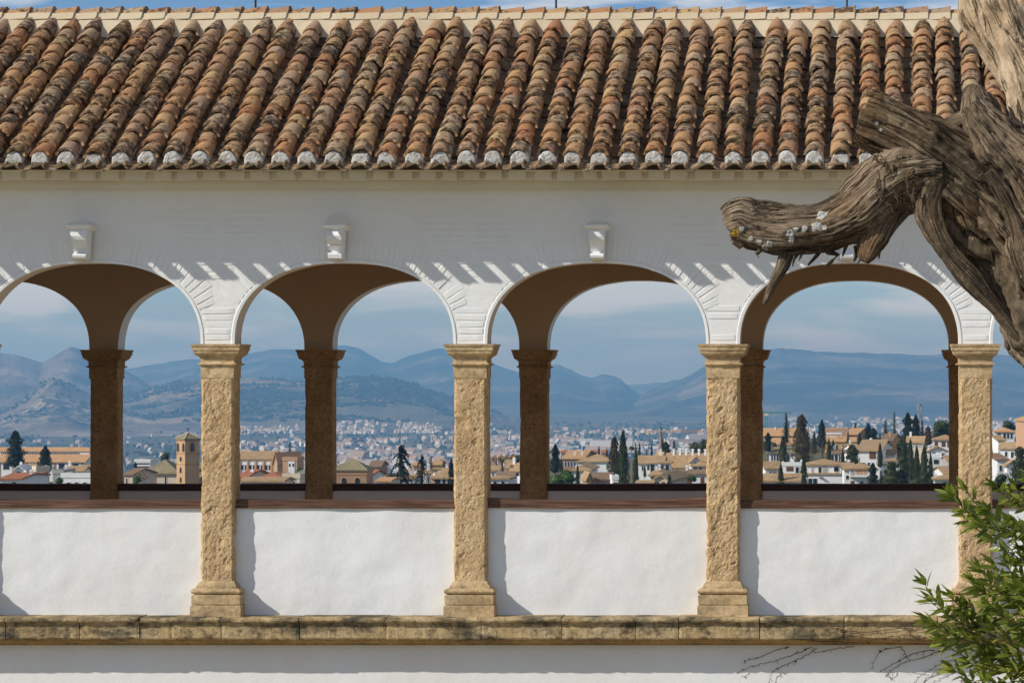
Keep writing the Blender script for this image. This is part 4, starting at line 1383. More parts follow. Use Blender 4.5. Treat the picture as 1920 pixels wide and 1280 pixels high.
for i in range(4):
    house("orange_roofed_house", ["orange gable at the left of a small row", "orange gable second in a small row", "orange gable third in a small row above the palm", "orange gable at the right of a small row"][i], 916 + 12 * i, 929 + 12 * i, 860 - i, 868, 760, 8, 'gy', 4, 'p', 'o', .1, [(.4, .3, .6, .8)], (), .3)

# middle opening
house("brick_row", "long brown brick building with orange-tan roof", 1036, 1094, 860.5, 880, 720, 10, 'gx', 10, 'b', 'o', .05, wrow(6, .05, .95, .25, .7, .45), [(.45, .2, 2.4), (.8, .2, 2.2)], .4, "building")
house("white_villa", "white villa with broad tan hipped roof and green shutters", 1083, 1150, 866, 890, 640, 9, 'hip', 14.5, 'w', 't', 0, [(.36, .12, .42, .5), (.80, .15, .86, .55, M_greenw)], ())
house("white_house", "white house with tan roof in front of the villa", 1061, 1107, 883, 897, 560, 7, 'hip', 10.5, 'w', 't', .05, [(.3, .3, .4, .8)], [(.02, .5, 1.2)])
house("cream_house", "cream gabled house beside the thin young cypress", 1087, 1109, 894, 915, 500, 7, 'gy', 7.5, 'p', 't', .3, [(.4, .7, .6, 1.0)])
house("brown_roofed_house", "low house with brown lean-to roof left of the cypress pair", 1109, 1140, 899, 915, 505, 7, 'shed', 9, 'p', 'b', 0, wrow(3, .3, .9, .2, .7, .3))
house("garden_shed", "small pale flat-roofed shed below the cypress pair", 1140, 1159, 899, 912, 470, 4, 'flat', 0, 'w', 'w', .2, [(.1, .4, .9, .75)], (), .1, "shed")
for i in range(5):
    house("red_roofed_house", ["small dark red roof at the left end of a row", "small dark red roof second in a row", "small dark red roof in the middle of a row", "small dark red roof fourth in a row", "small dark red roof at the right end of a row"][i], 1044 + 19 * i, 1062 + 19 * i, 849.5, 858, 900, 9, 'gx', 3.6, 'b', 'r', .1, wrow(2, .1, .9, .3, .8, .3), (), .3)
house("white_house", "white house with long tan roof and tall white chimney", 1197, 1243, 868, 892, 600, 8, 'gx', 11.5, 'w', 't', 0, [(.14, .2, .2, .55), (.36, .15, .44, .5), (.5, .1, .64, .7), (.78, .2, .84, .5)], [(.83, .55, 4.6)])
house("white_house", "white gable end behind the tall chimney", 1222, 1250, 858, 870, 690, 8, 'gy', 9, 'w', 't', .25, [(.4, .2, .55, .8)])
r = house("cream_hall", "large tan roof with a row of small white chimneys and cream gable", 1250, 1345, 868, 890, 640, .16, 'gx', 17, 'c', 't', -.18, [(.06, .3, .09, .55), (.2, .2, .24, .7)], [(.12 + .13 * i, .5, 2.6) for i in range(7)], .5, "building")
house("dormer_house", "house with small gabled dormer in front of the chimney roof", 1283, 1314, 866, 884, 590, 7, 'gy', 9, 'w', 't', .1, [(.3, .0, .7, .3), (.15, .5, .85, .95, M_brownw)])
house("white_villa", "white villa with hipped roof and two tall dark windows", 1297, 1330, 874, 900, 540, 7, 'hip', 9, 'w', 't', 0, [(.12, .08, .30, .5), (.42, .08, .60, .5), (.75, .1, .95, .5)])
house("white_house", "long low white house with brown roof along the slope", 1262, 1335, 889, 910, 510, 7, 'gx', 6, 'w', 'b', 0, [(.36, .3, .44, .9, M_brownw), (.72, .3, .78, .8, M_brownw)], [(.33, .4, 2.4)])
house("tan_roofed_house", "white house with tan hipped roof and dark shaded loggia", 1209, 1247, 892, 912, 500, 7, 'hip', 8.5, 'w', 't', .05, [(.1, .1, .5, .6)], [(.5, .5, 1.8)])
house("cream_house", "cream house with wide low gable and two brown doors", 1222, 1268, 901, 916, 450, 8, 'gy', 9.5, 'c', 't', -.05, [(.24, .2, .36, 1.0, M_brownw), (.6, .2, .7, 1.0, M_brownw), (.85, .2, .94, .7)])
house("small_shed", "low tan shed roof under the cypress row", 1195, 1222, 908, 918, 440, 5, 'gx', 4, 'w', 't', 0)
house("white_house", "white wall and porch below the tall chimney house", 1236, 1256, 868, 884, 585, 5, 'hip', 4, 'w', 't', 0, [(.1, .2, .4, .8), (.6, .2, .9, .8)])

# right opening, hillside
D = 900
r = house("terracotta_block", "long terracotta apartment block at the top of the slope", 1432, 1512, 817, 840, D, 14, 'gx', 13, 'p', 'o', 0, wrow(9, .03, .97, .1, .35, .35) + wrow(9, .03, .97, .5, .8, .35, W_WHITE), [(.25, .4, 2.0)], .4, "building")
house("terracotta_block", "terracotta block with white balcony bands behind the bare tree", 1545, 1590, 806, 836, 860, 12, 'flat', 0, 'p', 'o', 0, [(.06, .18, .72, .26, W_WHITE), (.08, .40, .72, .46, W_WHITE), (.1, .62, .7, .70, W_WHITE), (.76, .05, .80, .95, W_BRICK)], (), .4, "building")
house("orange_roofed_hall", "wide orange roof sloping down beside the terracotta block", 1586, 1630, 815, 835, 880, 12, 'gx', 10, 'b', 'o', -.1, wrow(3, .1, .9, .3, .6, .3), (), .5, "building")
house("orange_roofed_hall", "lower orange-tan roof behind the tall spruce", 1444, 1502, 833, 846, 800, 12, 'gx', 10, 'w', 'o', 0, wrow(5, .05, .95, .3, .8, .35), (), .5, "building")
house("tan_roofed_house", "tan roof half hidden behind the bare tree", 1546, 1604, 828, 845, 800, 10, 'gx', 7, 'o', 'o', 0, wrow(4, .1, .9, .3, .8, .3), [(.45, .3, 2.4)])
house("white_house", "white house with grey-tan roof and three narrow windows", 1440, 1490, 849, 872, 660, 8, 'gx', 9, 'w', 'g', 0, [(.12, .1, .18, .6), (.22, .1, .28, .6), (.32, .1, .38, .6), (.72, .15, .8, .7)], [(.1, .5, 2.6)])
house("white_house", "white gabled house at the edge of the fourth rear column", 1428, 1462, 877, 906, 540, .8, 'gx', 10, 'w', 't', .35, [(.25, .25, .38, .5), (.55, .25, .68, .5)])
house("tan_roofed_house", "low tan roof along the rail beside the small cypress", 1428, 1498, 902, 916, 470, 7, 'gx', 11, 'w', 't', 0, wrow(4, .1, .9, .3, .8, .2))
house("white_house", "white house with brown loggia between two cypresses", 1466, 1503, 873, 895, 580, 7, 'flat', 0, 'w', 't', 0, [(.25, .12, .55, .4, M_brownw), (.7, .1, .85, .6)], [(.48, .5, 1.8), (.98, .5, 1.6)])
r = house("white_villa", "big white two-storey villa with hipped tan roof and terrace", 1511, 1577, 871.5, 888, 540, 8, 'hip', 11, 'w', 't', 0, [(.16, .25, .20, .9, W_GREY), (.36, .25, .44, .85), (.48, .1, .60, .95, W_GREY), (.80, .2, .93, .7), (.85, .35, .9, .75, W_OCHRE)], ())
s = 540 / F; zl = (VY - 889) * s - r.location.z
m2 = MB(); m2.box((-37 * s, -5.6, 0), (35 * s, -3.98, zl)); low = build(m2, "lower_storey", W_WHITE, r)
m2 = MB(); m2.box((-38 * s, -5.9, zl), (36 * s, -4.02, zl + .3)); build(m2, "terrace_edge", R_TAN, r)
for (a, b) in ((-28, -21), (-19, -12)):
    sub(r, "window", M_win, (a * s, -5.68, zl - 1.85), (b * s, -5.5, zl - .75))
sub(r, "awning", M_iron, (-8 * s, -6.3, zl - .6), (-1 * s, -5.58, zl - .48))
r = house("shuttered_house", "white house with three orange shutters above a balcony", 1592, 1634, 879, 916, 500, 7, 'hip', 11, 'w', 't', 0, [(.32, .06, .44, .26, M_orange), (.49, .06, .61, .26, M_orange), (.66, .06, .78, .26, M_orange), (.08, .05, .2, .45, W_GREY), (.5, .62, .64, .95, M_greenw), (.1, .62, .2, .98, M_brownw)])
s = 500 / F; zl = (VY - 891.5) * s - r.location.z
sub(r, "balcony", W_WHITE, (-21 * s, -4.6, zl - .2), (21 * s, -3.42, zl))
for i in range(15): sub(r, "baluster", W_GREY, ((-20.5 + 2.9 * i) * s - .03, -4.58, zl), ((-20.5 + 2.9 * i) * s + .03, -4.5, zl + .55))
sub(r, "handrail", W_GREY, (-21 * s, -4.6, zl + .55), (21 * s, -4.48, zl + .63))
house("tan_roofed_house", "tan roof stretching left of the orange-shuttered house", 1577, 1600, 880, 912, 520, 7, 'gx', 9, 'w', 't', .05, [(.2, .35, .5, .55)], [(.6, .5, 1.2)])
r = house("white_villa", "white villa with projecting window bay and broad tan roofs", 1608, 1672, 846, 880, 610, 9, 'gx', 16, 'w', 't', -.05, [(.52, .05, .75, .38, M_brownw), (.06, .62, .14, .85), (.2, .62, .3, .85), (.42, .62, .52, .85)], [(.2, .7, 2.5)])
s = 610 / F; zl = (VY - 845) * s - r.location.z
sub(r, "window_bay", W_WHITE, (-25 * s, -5.6, zl - 13.5 * s), (-6 * s, -4.4, zl))
for i in range(3): sub(r, "window", M_win, ((-22.5 + 5 * i) * s, -5.68, zl - 8 * s), ((-19.5 + 5 * i) * s, -5.5, zl - 3 * s))
sub(r, "bay_roof", R_TAN, (-26.5 * s, -5.9, zl), (-5 * s, -4.3, zl + .25))
house("white_house", "white wall stepping down right of the villa behind the thin cypress", 1655, 1682, 850, 880, 630, .7, 'gx', 6, 'w', 't', -.35, [(.6, .5, .7, .6)])
house("cream_house", "small pale house with three dark windows left of the bushy cypress", 1662, 1692, 864, 880, 570, 6, 'hip', 5, 'w', 't', 0, [(.15, .2, .28, .55), (.42, .2, .55, .55), (.72, .2, .9, .6)])
house("ochre_house", "ochre house with chimney under the twin grey conifers", 1653, 1690, 826, 846, 720, 9, 'gx', 10, 'o', 'b', -.1, [(.1, .2, .2, .7), (.3, .2, .4, .7)], [(.5, .3, 3.2)])
house("glazed_house", "house with white arched gable and row of glazed panes", 1701, 1735, 828, 845, 690, .7, 'gx', 9, 'c', 't', -.2, wrow(8, .34, .98, .05, .55, .7, W_GREY), [(.15, .5, 2.9)])
house("white_house", "white house with tan hipped roof and brown windows below round pine", 1750, 1795, 825, 842, 680, 8, 'hip', 10, 'w', 't', 0, [(.07, .2, .16, .6, M_brownw), (.36, .2, .48, .65, M_brownw), (.6, .2, .72, .7, M_brownw)], [(.9, .4, 3.2)])
house("white_house", "white gabled house stepping below the glazed house", 1736, 1776, 846, 862, 620, .8, 'gy', 8, 'w', 't', .15, [(.7, .2, .8, .5)], [(.08, .2, 2.8), (.24, .2, 2.8)])
house("white_house", "small white house with framed square window by the column", 1747, 1765, 858, 885, 560, 6, 'flat', 0, 'w', 't', 0, [(.2, .12, .72, .42)], [(.6, .5, 1.0)])
house("tan_roofed_house", "tan roofs beside the fifth rear column above the rail", 1750, 1800, 889, 900, 530, 8, 'gx', 10, 'w', 't', .1, [(.1, .2, .2, .8)], ())
house("tan_roofed_house", "lowest tan roofed house with dark garage at the right bay", 1752, 1805, 899, 916, 480, 8, 'hip', 9, 'w', 't', .0, [(.3, .25, .46, .95), (.6, .3, .72, .7)], [(.05, .5, 1.6)])
house("grey_house", "grey walled house behind the small framed window house", 1764, 1800, 866, 886, 590, 8, 'gx', 8, 'g', 't', .1, [(.5, .2, .6, .5)])
house("white_house", "white house behind the cypress group at the villa corner", 1580, 1612, 842, 858, 680, 8, 'gx', 8, 'w', 't', .2, [(.3, .3, .4, .7)], [(.3, .5, 2.2)])
house("white_house", "dark loggia house with white pillars behind the tall cypresses", 1556, 1582, 850, 870, 640, 8, 'gx', 5, 'w', 'b', 0, [(.1, .1, .28, .9), (.36, .1, .56, .9), (.64, .1, .72, .9)], [(.3, .5, 2.2)])
# right margin
house("white_villa", "white villa with orange-tan hipped roof right of the last column", 1866, 1902, 810, 826, 720, 9, 'hip', 8.5, 'w', 'o', 0, [(.12, .12, .28, .7), (.42, .12, .55, .75), (.62, .12, .72, .75), (.8, .12, .9, .75)], ())
house("white_house", "white house with long tan roof on the right margin", 1852, 1884, 826, 850, 640, 8, 'gx', 8, 'w', 't', .2, [(.3, .3, .5, .6)])
house("white_house", "white gabled house with grey shutter on the right margin", 1876, 1912, 840, 862, 600, .9, 'gx', 9, 'w', 't', -.3, [(.3, .3, .45, .7), (.7, .3, .85, .8)])
house("white_house", "low white house with small round window on the right margin", 1884, 1914, 872, 900, 530, .8, 'gy', 8, 'w', 't', .2, [(.45, .05, .55, .15), (.4, .4, .55, .7, M_brownw)])
house("white_house", "white house with shed roof beside the last column", 1856, 1890, 862, 896, 560, 7, 'shed', 7, 'w', 'b', .1, [(.2, .3, .4, .6)])
house("brick_tower_house", "tall terracotta house at the right frame edge", 1912, 1950, 790, 880, 560, 7, 'hip', 8, 'p', 'o', .1, [(.1, .1, .2, .3), (.1, .45, .2, .6)], (), .3, "building")

# ------------------------------------------------------------------ trees of the near town
def fol(name, c0, c1, c2):
    t = MT(name, .8, .15)
    n = t.noise(.9, 4, .6, t.pos); r_ = t.oprand()
    c = t.ramp(n, [(.3, c0), (.5, c1), (.7, c2)])
    t.col(t.mix(t.math('MULTIPLY', r_, .35), c, c1))
    return t.m
F_CYP = fol("foliage_cypress", (.022, .032, .012), (.05, .062, .022), (.09, .10, .035))
F_CYPD = fol("foliage_cypress_brownish", (.035, .030, .014), (.075, .055, .025), (.13, .10, .04))
F_DARK = fol("foliage_dark_conifer", (.010, .017, .011), (.022, .032, .018), (.045, .058, .028))
F_GREY = fol("foliage_grey_conifer", (.03, .045, .03), (.06, .08, .05), (.10, .12, .07))
F_BUSH = fol("foliage_bright_bush", (.03, .065, .015), (.07, .13, .03), (.13, .20, .05))
F_ORNG = fol("foliage_dry_conifer", (.08, .055, .02), (.15, .10, .03), (.21, .15, .05))
M_bark = MT("bark_far", .9, .1).col((.10, .075, .055)).m
M_palm_trunk = MT("palm_trunk", .9, .1).col((.26, .20, .15)).m
def leafy(mb, p, size, r, up=.5):
    """one small clump: two crossed slanting triangles"""
    for _ in range(2):
        d = Vector((r.uniform(-1, 1), r.uniform(-1, 1), r.uniform(-.3, 1) * up + .2)).normalized()
        e = d.cross(Vector((r.uniform(-1, 1), r.uniform(-1, 1), r.uniform(-1, 1)))).normalized()
        n = len(mb.v)
        mb.v += [tuple(p - d * size * .5 + e * size * .45), tuple(p - d * size * .5 - e * size * .45), tuple(p + d * size * .9)]
        mb.f.append((n, n + 1, n + 2))
def core(mb, prof, seg=9, r=None):
    for i, (z, rad) in enumerate(prof):
        for k in range(seg):
            a = 2 * math.pi * k / seg; f = r.uniform(.75, 1.15) if r else 1
            mb.v.append((math.cos(a) * rad * f, math.sin(a) * rad * f, z))
    o = len(mb.v) - len(prof) * seg
    for i in range(len(prof) - 1):
        for k in range(seg):
            mb.f.append((o + i * seg + k, o + i * seg + (k + 1) % seg, o + (i + 1) * seg + (k + 1) % seg, o + (i + 1) * seg + k))
def crown_cypress(seed, fat=1.0, lumpy=.25, tip=1.0):
    r = random.Random(seed); mb = MB()
    def rad(t): return fat * .5 * min(1, (t + .04) * 5.5) ** .6 * (1 - max(0, (t - .12)) / .88) ** (.62 * tip) * (1 + lumpy * noise.noise(Vector((t * 6, seed, 0))))
    core(mb, [(.02 + .93 * i / 12, .72 * rad(.02 + .93 * i / 12)) for i in range(13)], 8, r)
    for i in range(1100):
        t = r.random() ** .85
        a = r.uniform(0, 2 * math.pi)
        q = rad(t) * r.uniform(.7, 1.05) * (1 + lumpy * .8 * noise.noise(Vector((math.cos(a) * 1.5, math.sin(a) * 1.5, t * 9 + seed))))
        leafy(mb, Vector((math.cos(a) * q, math.sin(a) * q, t)), r.uniform(.03, .055) * (.55 + .5 * fat), r, 1.6)
    for i in range(14): leafy(mb, Vector((r.uniform(-.03, .03), r.uniform(-.03, .03), r.uniform(.93, 1.0))), .04, r, 2)
    return mb
def crown_fir(seed, fat=1.0, gap=.3, droop=.15, layers=17):
    r = random.Random(seed); mb = MB()
    core(mb, [(.06 + .9 * i / 8, fat * .16 * (1 - i / 8.5)) for i in range(9)], 7, r)
    for l in range(layers):
        t = .06 + .92 * l / layers
        R_ = fat * .5 * (1 - t) ** .85 * r.uniform(.8, 1.15) + .015
        nb = 8 if l < layers * .7 else 6
        for b in range(nb):
            if r.random() < gap * .5: continue
            a = 2 * math.pi * (b + r.random() * .8) / nb
            L = R_ * r.uniform(.7, 1.15)
            for q in range(8):
                f = (q + .5) / 8
                p = Vector((math.cos(a) * L * f, math.sin(a) * L * f, t - droop * L * f * f + r.uniform(-.008, .008)))
                for _ in range(2): leafy(mb, p + Vector((r.uniform(-1, 1), r.uniform(-1, 1), r.uniform(-.5, .5))) * .02 * fat, r.uniform(.025, .045) * (1.1 - .4 * f), r, .3)
    for i in range(10): leafy(mb, Vector((0, 0, r.uniform(.93, 1.0))), .03, r, 2)
    return mb
def crown_cedar(seed):
    r = random.Random(seed); mb = MB()
    core(mb, [(.0, .05), (.4, .06), (.8, .05), (.97, .02)], 6, r)
    for i in range(34):
        t = .12 + .86 * i / 34
        a = r.uniform(0, 2 * math.pi); L = (.50 * (1 - t) ** .5 + .07) * r.uniform(.55, 1.15)
        hang = r.uniform(.10, .22)
        for q in range(16):
            f = (q + .5) / 16
            z = t + .05 * math.sin(f * 3) - hang * f * f
            p = Vector((math.cos(a) * L * f, math.sin(a) * L * f, z))
            for _ in range(4): leafy(mb, p + Vector((r.uniform(-.02, .02), r.uniform(-.02, .02), -abs(r.gauss(0, .035)))), r.uniform(.022, .04), r, -.8)
    for i in range(26): leafy(mb, Vector((r.uniform(0, .12), r.uniform(-.02, .02), .985 - r.random() * .05)), .028, r, -1)
    return mb
def crown_round(seed, squash=1.0, n=1100, lobes=7):
    r = random.Random(seed); mb = MB()
    L = [(Vector((r.uniform(-.28, .28), r.uniform(-.28, .28), r.uniform(.28, .72))), r.uniform(.2, .32)) for _ in range(lobes)]
    for c, rad in L:
        core(mb, [(c.z - rad * .75, .1 * rad), (c.z - rad * .4, .6 * rad), (c.z, .78 * rad), (c.z + rad * .45, .55 * rad), (c.z + rad * .72, .1 * rad)], 7, r)
        o = len(mb.v) - 35
        for k in range(o, len(mb.v)):
            v = mb.v[k]; mb.v[k] = (v[0] + c.x, v[1] + c.y, v[2])
    for i in range(n):
        c, rad = r.choice(L)
        d = Vector((r.gauss(0, 1), r.gauss(0, 1), r.gauss(0, 1))).normalized()
        leafy(mb, c + d * rad * r.uniform(.75, 1.08), r.uniform(.035, .06), r, .8)
    return mb
def crown_palm(seed):
    r = random.Random(seed); mb = MB()
    for i in range(44):
        a = r.uniform(0, 2 * math.pi); el = r.uniform(-.7, 1.3); L = r.uniform(.34, .5)
        pts = []
        for q in range(6):
            f = q / 5
            pts.append(Vector((math.cos(a) * L * f * math.cos(el * .7), math.sin(a) * L * f * math.cos(el * .7), .55 + L * (math.sin(el) * f - .75 * f * f))))
        sd = Vector((-math.sin(a), math.cos(a), 0))
        for q in range(5):
            w0, w1 = .05 * (1 - abs(q / 5 - .4)), .05 * (1 - abs((q + 1) / 5 - .4)) * (q < 4)
            n = len(mb.v); dn = Vector((0, 0, -.03))
            mb.v += [tuple(pts[q]), tuple(pts[q + 1]), tuple(pts[q + 1] + sd * w1 + dn), tuple(pts[q] + sd * w0 + dn), tuple(pts[q + 1] - sd * w1 + dn), tuple(pts[q] - sd * w0 + dn)]
            mb.f += [(n, n + 1, n + 2, n + 3), (n + 1, n, n + 5, n + 4)]
    return mb
def crown_bare(seed):
    r = random.Random(seed); mb = MB()
    def grow(p, d, L, rad, lv):
        q = p + d * L
        m_ = p + d * L * .5 + Vector((r.uniform(-1, 1), r.uniform(-1, 1), 0)) * L * .06
        mb.tube([p, m_, q], [rad, rad * .8, rad * .6], 3, False)
        if lv == 0: return
        for _ in range(4 if lv > 1 else 5):
            nd = (d + Vector((r.uniform(-1, 1), r.uniform(-1, 1), r.uniform(-.25, .7))) * .75).normalized()
            grow(p + d * L * r.uniform(.5, 1), nd, L * r.uniform(.5, .75), rad * .55, lv - 1)
    grow(Vector((0, 0, 0)), Vector((0, 0, 1)), .32, .022, 4)
    return mb
CROWNS = {
    'cyp': [(crown_cypress(1, 1, .18).mesh("crown", F_CYP)), (crown_cypress(2, 1, .28, .8).mesh("crown", F_CYP)), (crown_cypress(3, .95, .35, 1.2).mesh("crown", F_CYP))],
    'cypb': [crown_cypress(4, 1, .4, .7).mesh("crown", F_CYPD)],
    'cypf': [crown_cypress(5, 1.1, .45, .55).mesh("crown", F_CYP), crown_cypress(6, 1.1, .5, .6).mesh("crown", F_CYP)],
    'dark': [crown_cypress(7, 1, .4, .9).mesh("crown", F_DARK), crown_cypress(8, 1.05, .5, .7).mesh("crown", F_DARK)],
    'fir': [crown_fir(9, 1).mesh("crown", F_DARK), crown_fir(10, 1, .5, .25, 14).mesh("crown", F_DARK)],
    'grey': [crown_fir(11, 1, .6, .2, 11).mesh("crown", F_GREY), crown_fir(12, 1, .5, -.1, 12).mesh("crown", F_GREY)],
    'dry': [crown_fir(13, 1, .5, -.1, 13).mesh("crown", F_ORNG)],
    'cedar': [crown_cedar(14).mesh("crown", F_DARK), crown_cedar(15).mesh("crown", F_DARK)],
    'round': [crown_round(16).mesh("crown", F_CYP), crown_round(17, 1, 1000, 9).mesh("crown", F_CYP)],
    'bush': [crown_round(18).mesh("crown", F_BUSH), crown_round(19).mesh("crown", F_BUSH)],
    'palm': [crown_palm(20).mesh("crown", F_CYP)],
    'bare': [crown_bare(21).mesh("crown", M_bark), crown_bare(22).mesh("crown", M_bark)],
}
def trunk_me(mat, r0=.035, r1=.015):
    mb = MB(); mb.tube([(0, 0, -.25), (.004, .003, .1), (-.003, .002, .5), (0, 0, .8)], [r0 * 1.2, r0, (r0 + r1) / 2, r1], 7)
    return mb.mesh("trunk", mat)
TR = trunk_me(M_bark); TRP = trunk_me(M_palm_trunk, .075, .07)
NAMES = dict(cyp="cypress_tree", cypb="cypress_tree", cypf="cypress_tree", dark="conifer_tree", fir="fir_tree", grey="conifer_tree", dry="conifer_tree", cedar="cedar_tree", round="pine_tree", bush="green_bush", palm="palm_tree", bare="bare_tree")
_ti = [0]
def tree(kind, label, px, ytop, ybase, D, wpx):
    s = D / F; _ti[0] += 1
    x = (px - VX) * s; h = (ybase - ytop) * s; zb = (VY - ybase) * s
    zg = zt(x, D)
    r = empty(NAMES[kind], (x, D, zb), _ti[0] * 1.3)
    tag(r, label, "bush" if kind == 'bush' else "tree", "bushes in the town" if kind == 'bush' else "trees in the town")
    lst = CROWNS[kind]
    w = wpx * s * (1.22 if kind in ('cyp', 'cypb', 'cypf', 'dark', 'fir') else 1.0)
    if kind == 'palm':
        c = link("crown", lst[0], r, (0, 0, h - w * .72), None, (w, w, w * .85))
        link("trunk", TRP, r, None, None, (w * .8, w * .8, (h - w * .3) / .8))
    else:
        c = link("crown", lst[_ti[0] % len(lst)], r, None, None, (w, w, h))
        link("trunk", TR, r, None, None, (w, w, h))
    # carry the trunk down to the slope
    if zb - zg > .2:
        mb = MB(); mb.tube([(0, 0, zg - zb - .3), (0, 0, .1)], w * .05, 6); build(mb, "root_flare", M_bark, r)
    return r
T = tree
T('dark', "tall pointed dark conifer, taller of two in front of the long hall", 29, 808, 875, 690, 29)
T('dark', "shorter dark conifer with leaning foot in front of the long hall", 85, 836, 886, 620, 26)
T('bush', "yellowish green bush beside the boxy house", 109, 893, 910, 460, 20)
T('round', "dark round-topped tree behind the church nave", 310, 845, 872, 600, 19)
T('bush', "round bright green bush left of the church nave", 259, 889, 910, 480, 18)
T('dark', "small dark conifer left of the church", 254, 866, 884, 700, 8)
T('grey', "sparse conifer rising behind the peach school", 543, 829, 868, 660, 22)
T('cyp', "narrow dark cypress right of the peach annex", 559, 854, 888, 640, 5)
T('bush', "green shrub at the foot of the narrow cypress", 563, 873, 892, 610, 16)
T('cedar', "large drooping cedar with bent tip", 751, 833, 912, 500, 62)
T('cedar', "dark drooping conifer right of the large cedar", 790, 850, 912, 520, 30)
T('fir', "dark spire conifer just behind the drooping one", 793, 849, 880, 560, 8)
T('dry', "yellowish conifer beside the house with the spire", 808, 853, 905, 600, 22)
T('grey', "grey green conifer above the spire house roof", 832, 860, 890, 620, 20)
T('round', "dark shrubbery at the foot of the large cedar", 733, 885, 914, 505, 26)
T('cyp', "tiny cypress left of the large cedar", 698, 873, 886, 640, 4)
T('cyp', "tiny cypress closest to the large cedar", 710, 873, 886, 645, 4)
T('dark', "dark tree at the right edge beside the third column", 846, 860, 912, 500, 12)
T('palm', "small fan palm seen left of the third rear column", 940, 857, 884, 560, 17)
T('round', "dark tree touching the third rear column", 967, 848, 880, 640, 20)
T('dark', "ragged dark conifer right of the third rear column", 1041, 833, 886, 560, 18)
T('fir', "dark fir above the bright round bush", 1053, 858, 885, 520, 14)
T('bush', "large bright green bush in the middle opening", 1056, 876, 914, 480, 50)
T('cyp', "thin young cypress beside the cream gable", 1083, 871, 912, 490, 8)
T('cypb', "brownish cypress left of the tallest cypress", 1152, 819, 912, 530, 22)
T('cyp', "smaller green cypress at the foot of the brownish one", 1156, 862, 914, 510, 13)
T('cyp', "tallest green cypress of the middle opening", 1168, 807, 912, 505, 22)
T('palm', "palm with thick shaggy trunk between cypresses", 1184, 833, 908, 520, 18)
T('cyp', "slim cypress right of the shaggy palm", 1192, 832, 908, 510, 11)
T('cyp', "distant thin cypress above the long tan roof", 1199, 829, 860, 700, 5)
T('bare', "purplish bare tree behind the tall white chimney", 1212, 832, 864, 700, 28)
T('cyp', "distant thin cypress right of the bare tree", 1222, 829, 860, 720, 5)
T('dark', "dark conifer left in the clump by the monument", 1249, 828, 856, 720, 17)
T('fir', "dark fir in the clump right of the monument", 1264, 824, 855, 740, 16)
T('cyp', "narrow dark cypress against the monument column", 1243, 818, 850, 760, 5)
T('round', "dark spreading tree at the right end of the chimney roof", 1304, 826, 856, 760, 34)
T('round', "tall spreading tree beside the third front column", 1322, 820, 852, 740, 24)
T('cyp', "small cypress in the garden of the chimney house", 1209, 872, 894, 540, 6)
T('round', "olive green shrub below the porch", 1247, 876, 896, 545, 20)
T('cyp', "short cypress in front of the cream low gable", 1255, 889, 914, 445, 9)
T('bush', "green shrub beside the long low white house", 1297, 889, 905, 470, 20)
T('cyp', "distant cypress at the left of the red roof row", 1094, 838, 862, 800, 4)
T('cyp', "distant cypress in the middle of the red roof row", 1123, 836, 862, 800, 5)
T('cyp', "distant cypress at the right of the red roof row", 1138, 838, 862, 800, 5)
T('dark', "dark cypress shading the fourth rear column", 1440, 811, 845, 660, 15)
T('round', "small dark bush on the left of the terracotta block", 1450, 827, 845, 690, 14)
T('fir', "dark spruce standing against the blue mountain", 1474, 771, 832, 700, 24)
T('cyp', "broad cypress below the dark spruce", 1468, 818, 872, 600, 17)
T('cypb', "massive tall cypress with brownish lower half", 1503, 778, 872, 640, 31)
T('dark', "dark conifer right of the massive cypress", 1541, 787, 838, 720, 17)
T('bare', "grey bare tree in front of the massive cypress", 1522, 812, 868, 600, 46)
T('bare', "second grey bare tree near the dark loggia house", 1543, 812, 866, 620, 30)
T('cyp', "cypress right of the bare trees", 1554, 820, 866, 610, 10)
T('cyp', "cypress between the bare trees and terracotta block", 1527, 808, 850, 680, 9)
T('cyp', "slender cypress before the white balcony bands", 1562, 824, 850, 700, 7)
T('cyp', "small front cypress before the low tan roof", 1464, 867, 914, 470, 13)
T('cyp', "front cypress at the left corner of the big villa", 1507, 856, 914, 490, 15)
T('cypf', "broad bushy cypress behind the big villa", 1598, 834, 880, 590, 24)
T('cyp', "slimmer cypress left of the broad bushy one", 1580, 842, 880, 600, 11)
T('fir', "dark fir below the wide orange roof", 1590, 809, 842, 720, 14)
T('cyp', "small distant cypress above the wide orange roof", 1604, 792, 814, 900, 6)
T('dark', "tall dark conifer of the pair above the villa bay", 1628, 793, 838, 700, 15)
T('dark', "shorter dark conifer of the pair above the villa bay", 1638, 802, 838, 690, 16)
T('fir', "dark fir left of the conifer pair", 1612, 810, 842, 700, 15)
T('cyp', "tall thin cypress right of the conifer pair", 1650, 808, 850, 640, 7)
T('cyp', "thin cypress standing before the villa", 1650, 830, 876, 540, 11)
T('grey', "grey green cedar-like conifer, shorter of two", 1660, 784, 824, 800, 26)
T('grey', "grey green conifer with level branches, taller of two", 1677, 769, 824, 800, 21)
T('dark', "tall dark cypress left of the antenna mast", 1702, 774, 832, 700, 20)
T('dark', "dark cypress partly hiding the antenna mast", 1717, 778, 832, 705, 19)
T('fir', "ragged dark conifer right of the antenna mast", 1729, 784, 834, 720, 18)
T('cypb', "brownish conifer below the ragged one", 1740, 800, 834, 700, 16)
T('round', "broad round green pine on the skyline", 1766, 784, 828, 720, 42)
T('cypf', "cypress leaning over the glazed house", 1692, 824, 856, 640, 22)
T('cyp', "tall cypress in the middle of the lower clump", 1707, 824, 900, 560, 17)
T('cypf', "broad cypress left of the tall one in the lower clump", 1693, 842, 912, 545, 18)
T('cypf', "wide bushy cypress at the foot of the lower clump", 1672, 866, 916, 470, 32)
T('cyp', "pale green cypress of the lower clump", 1719, 836, 914, 500, 16)
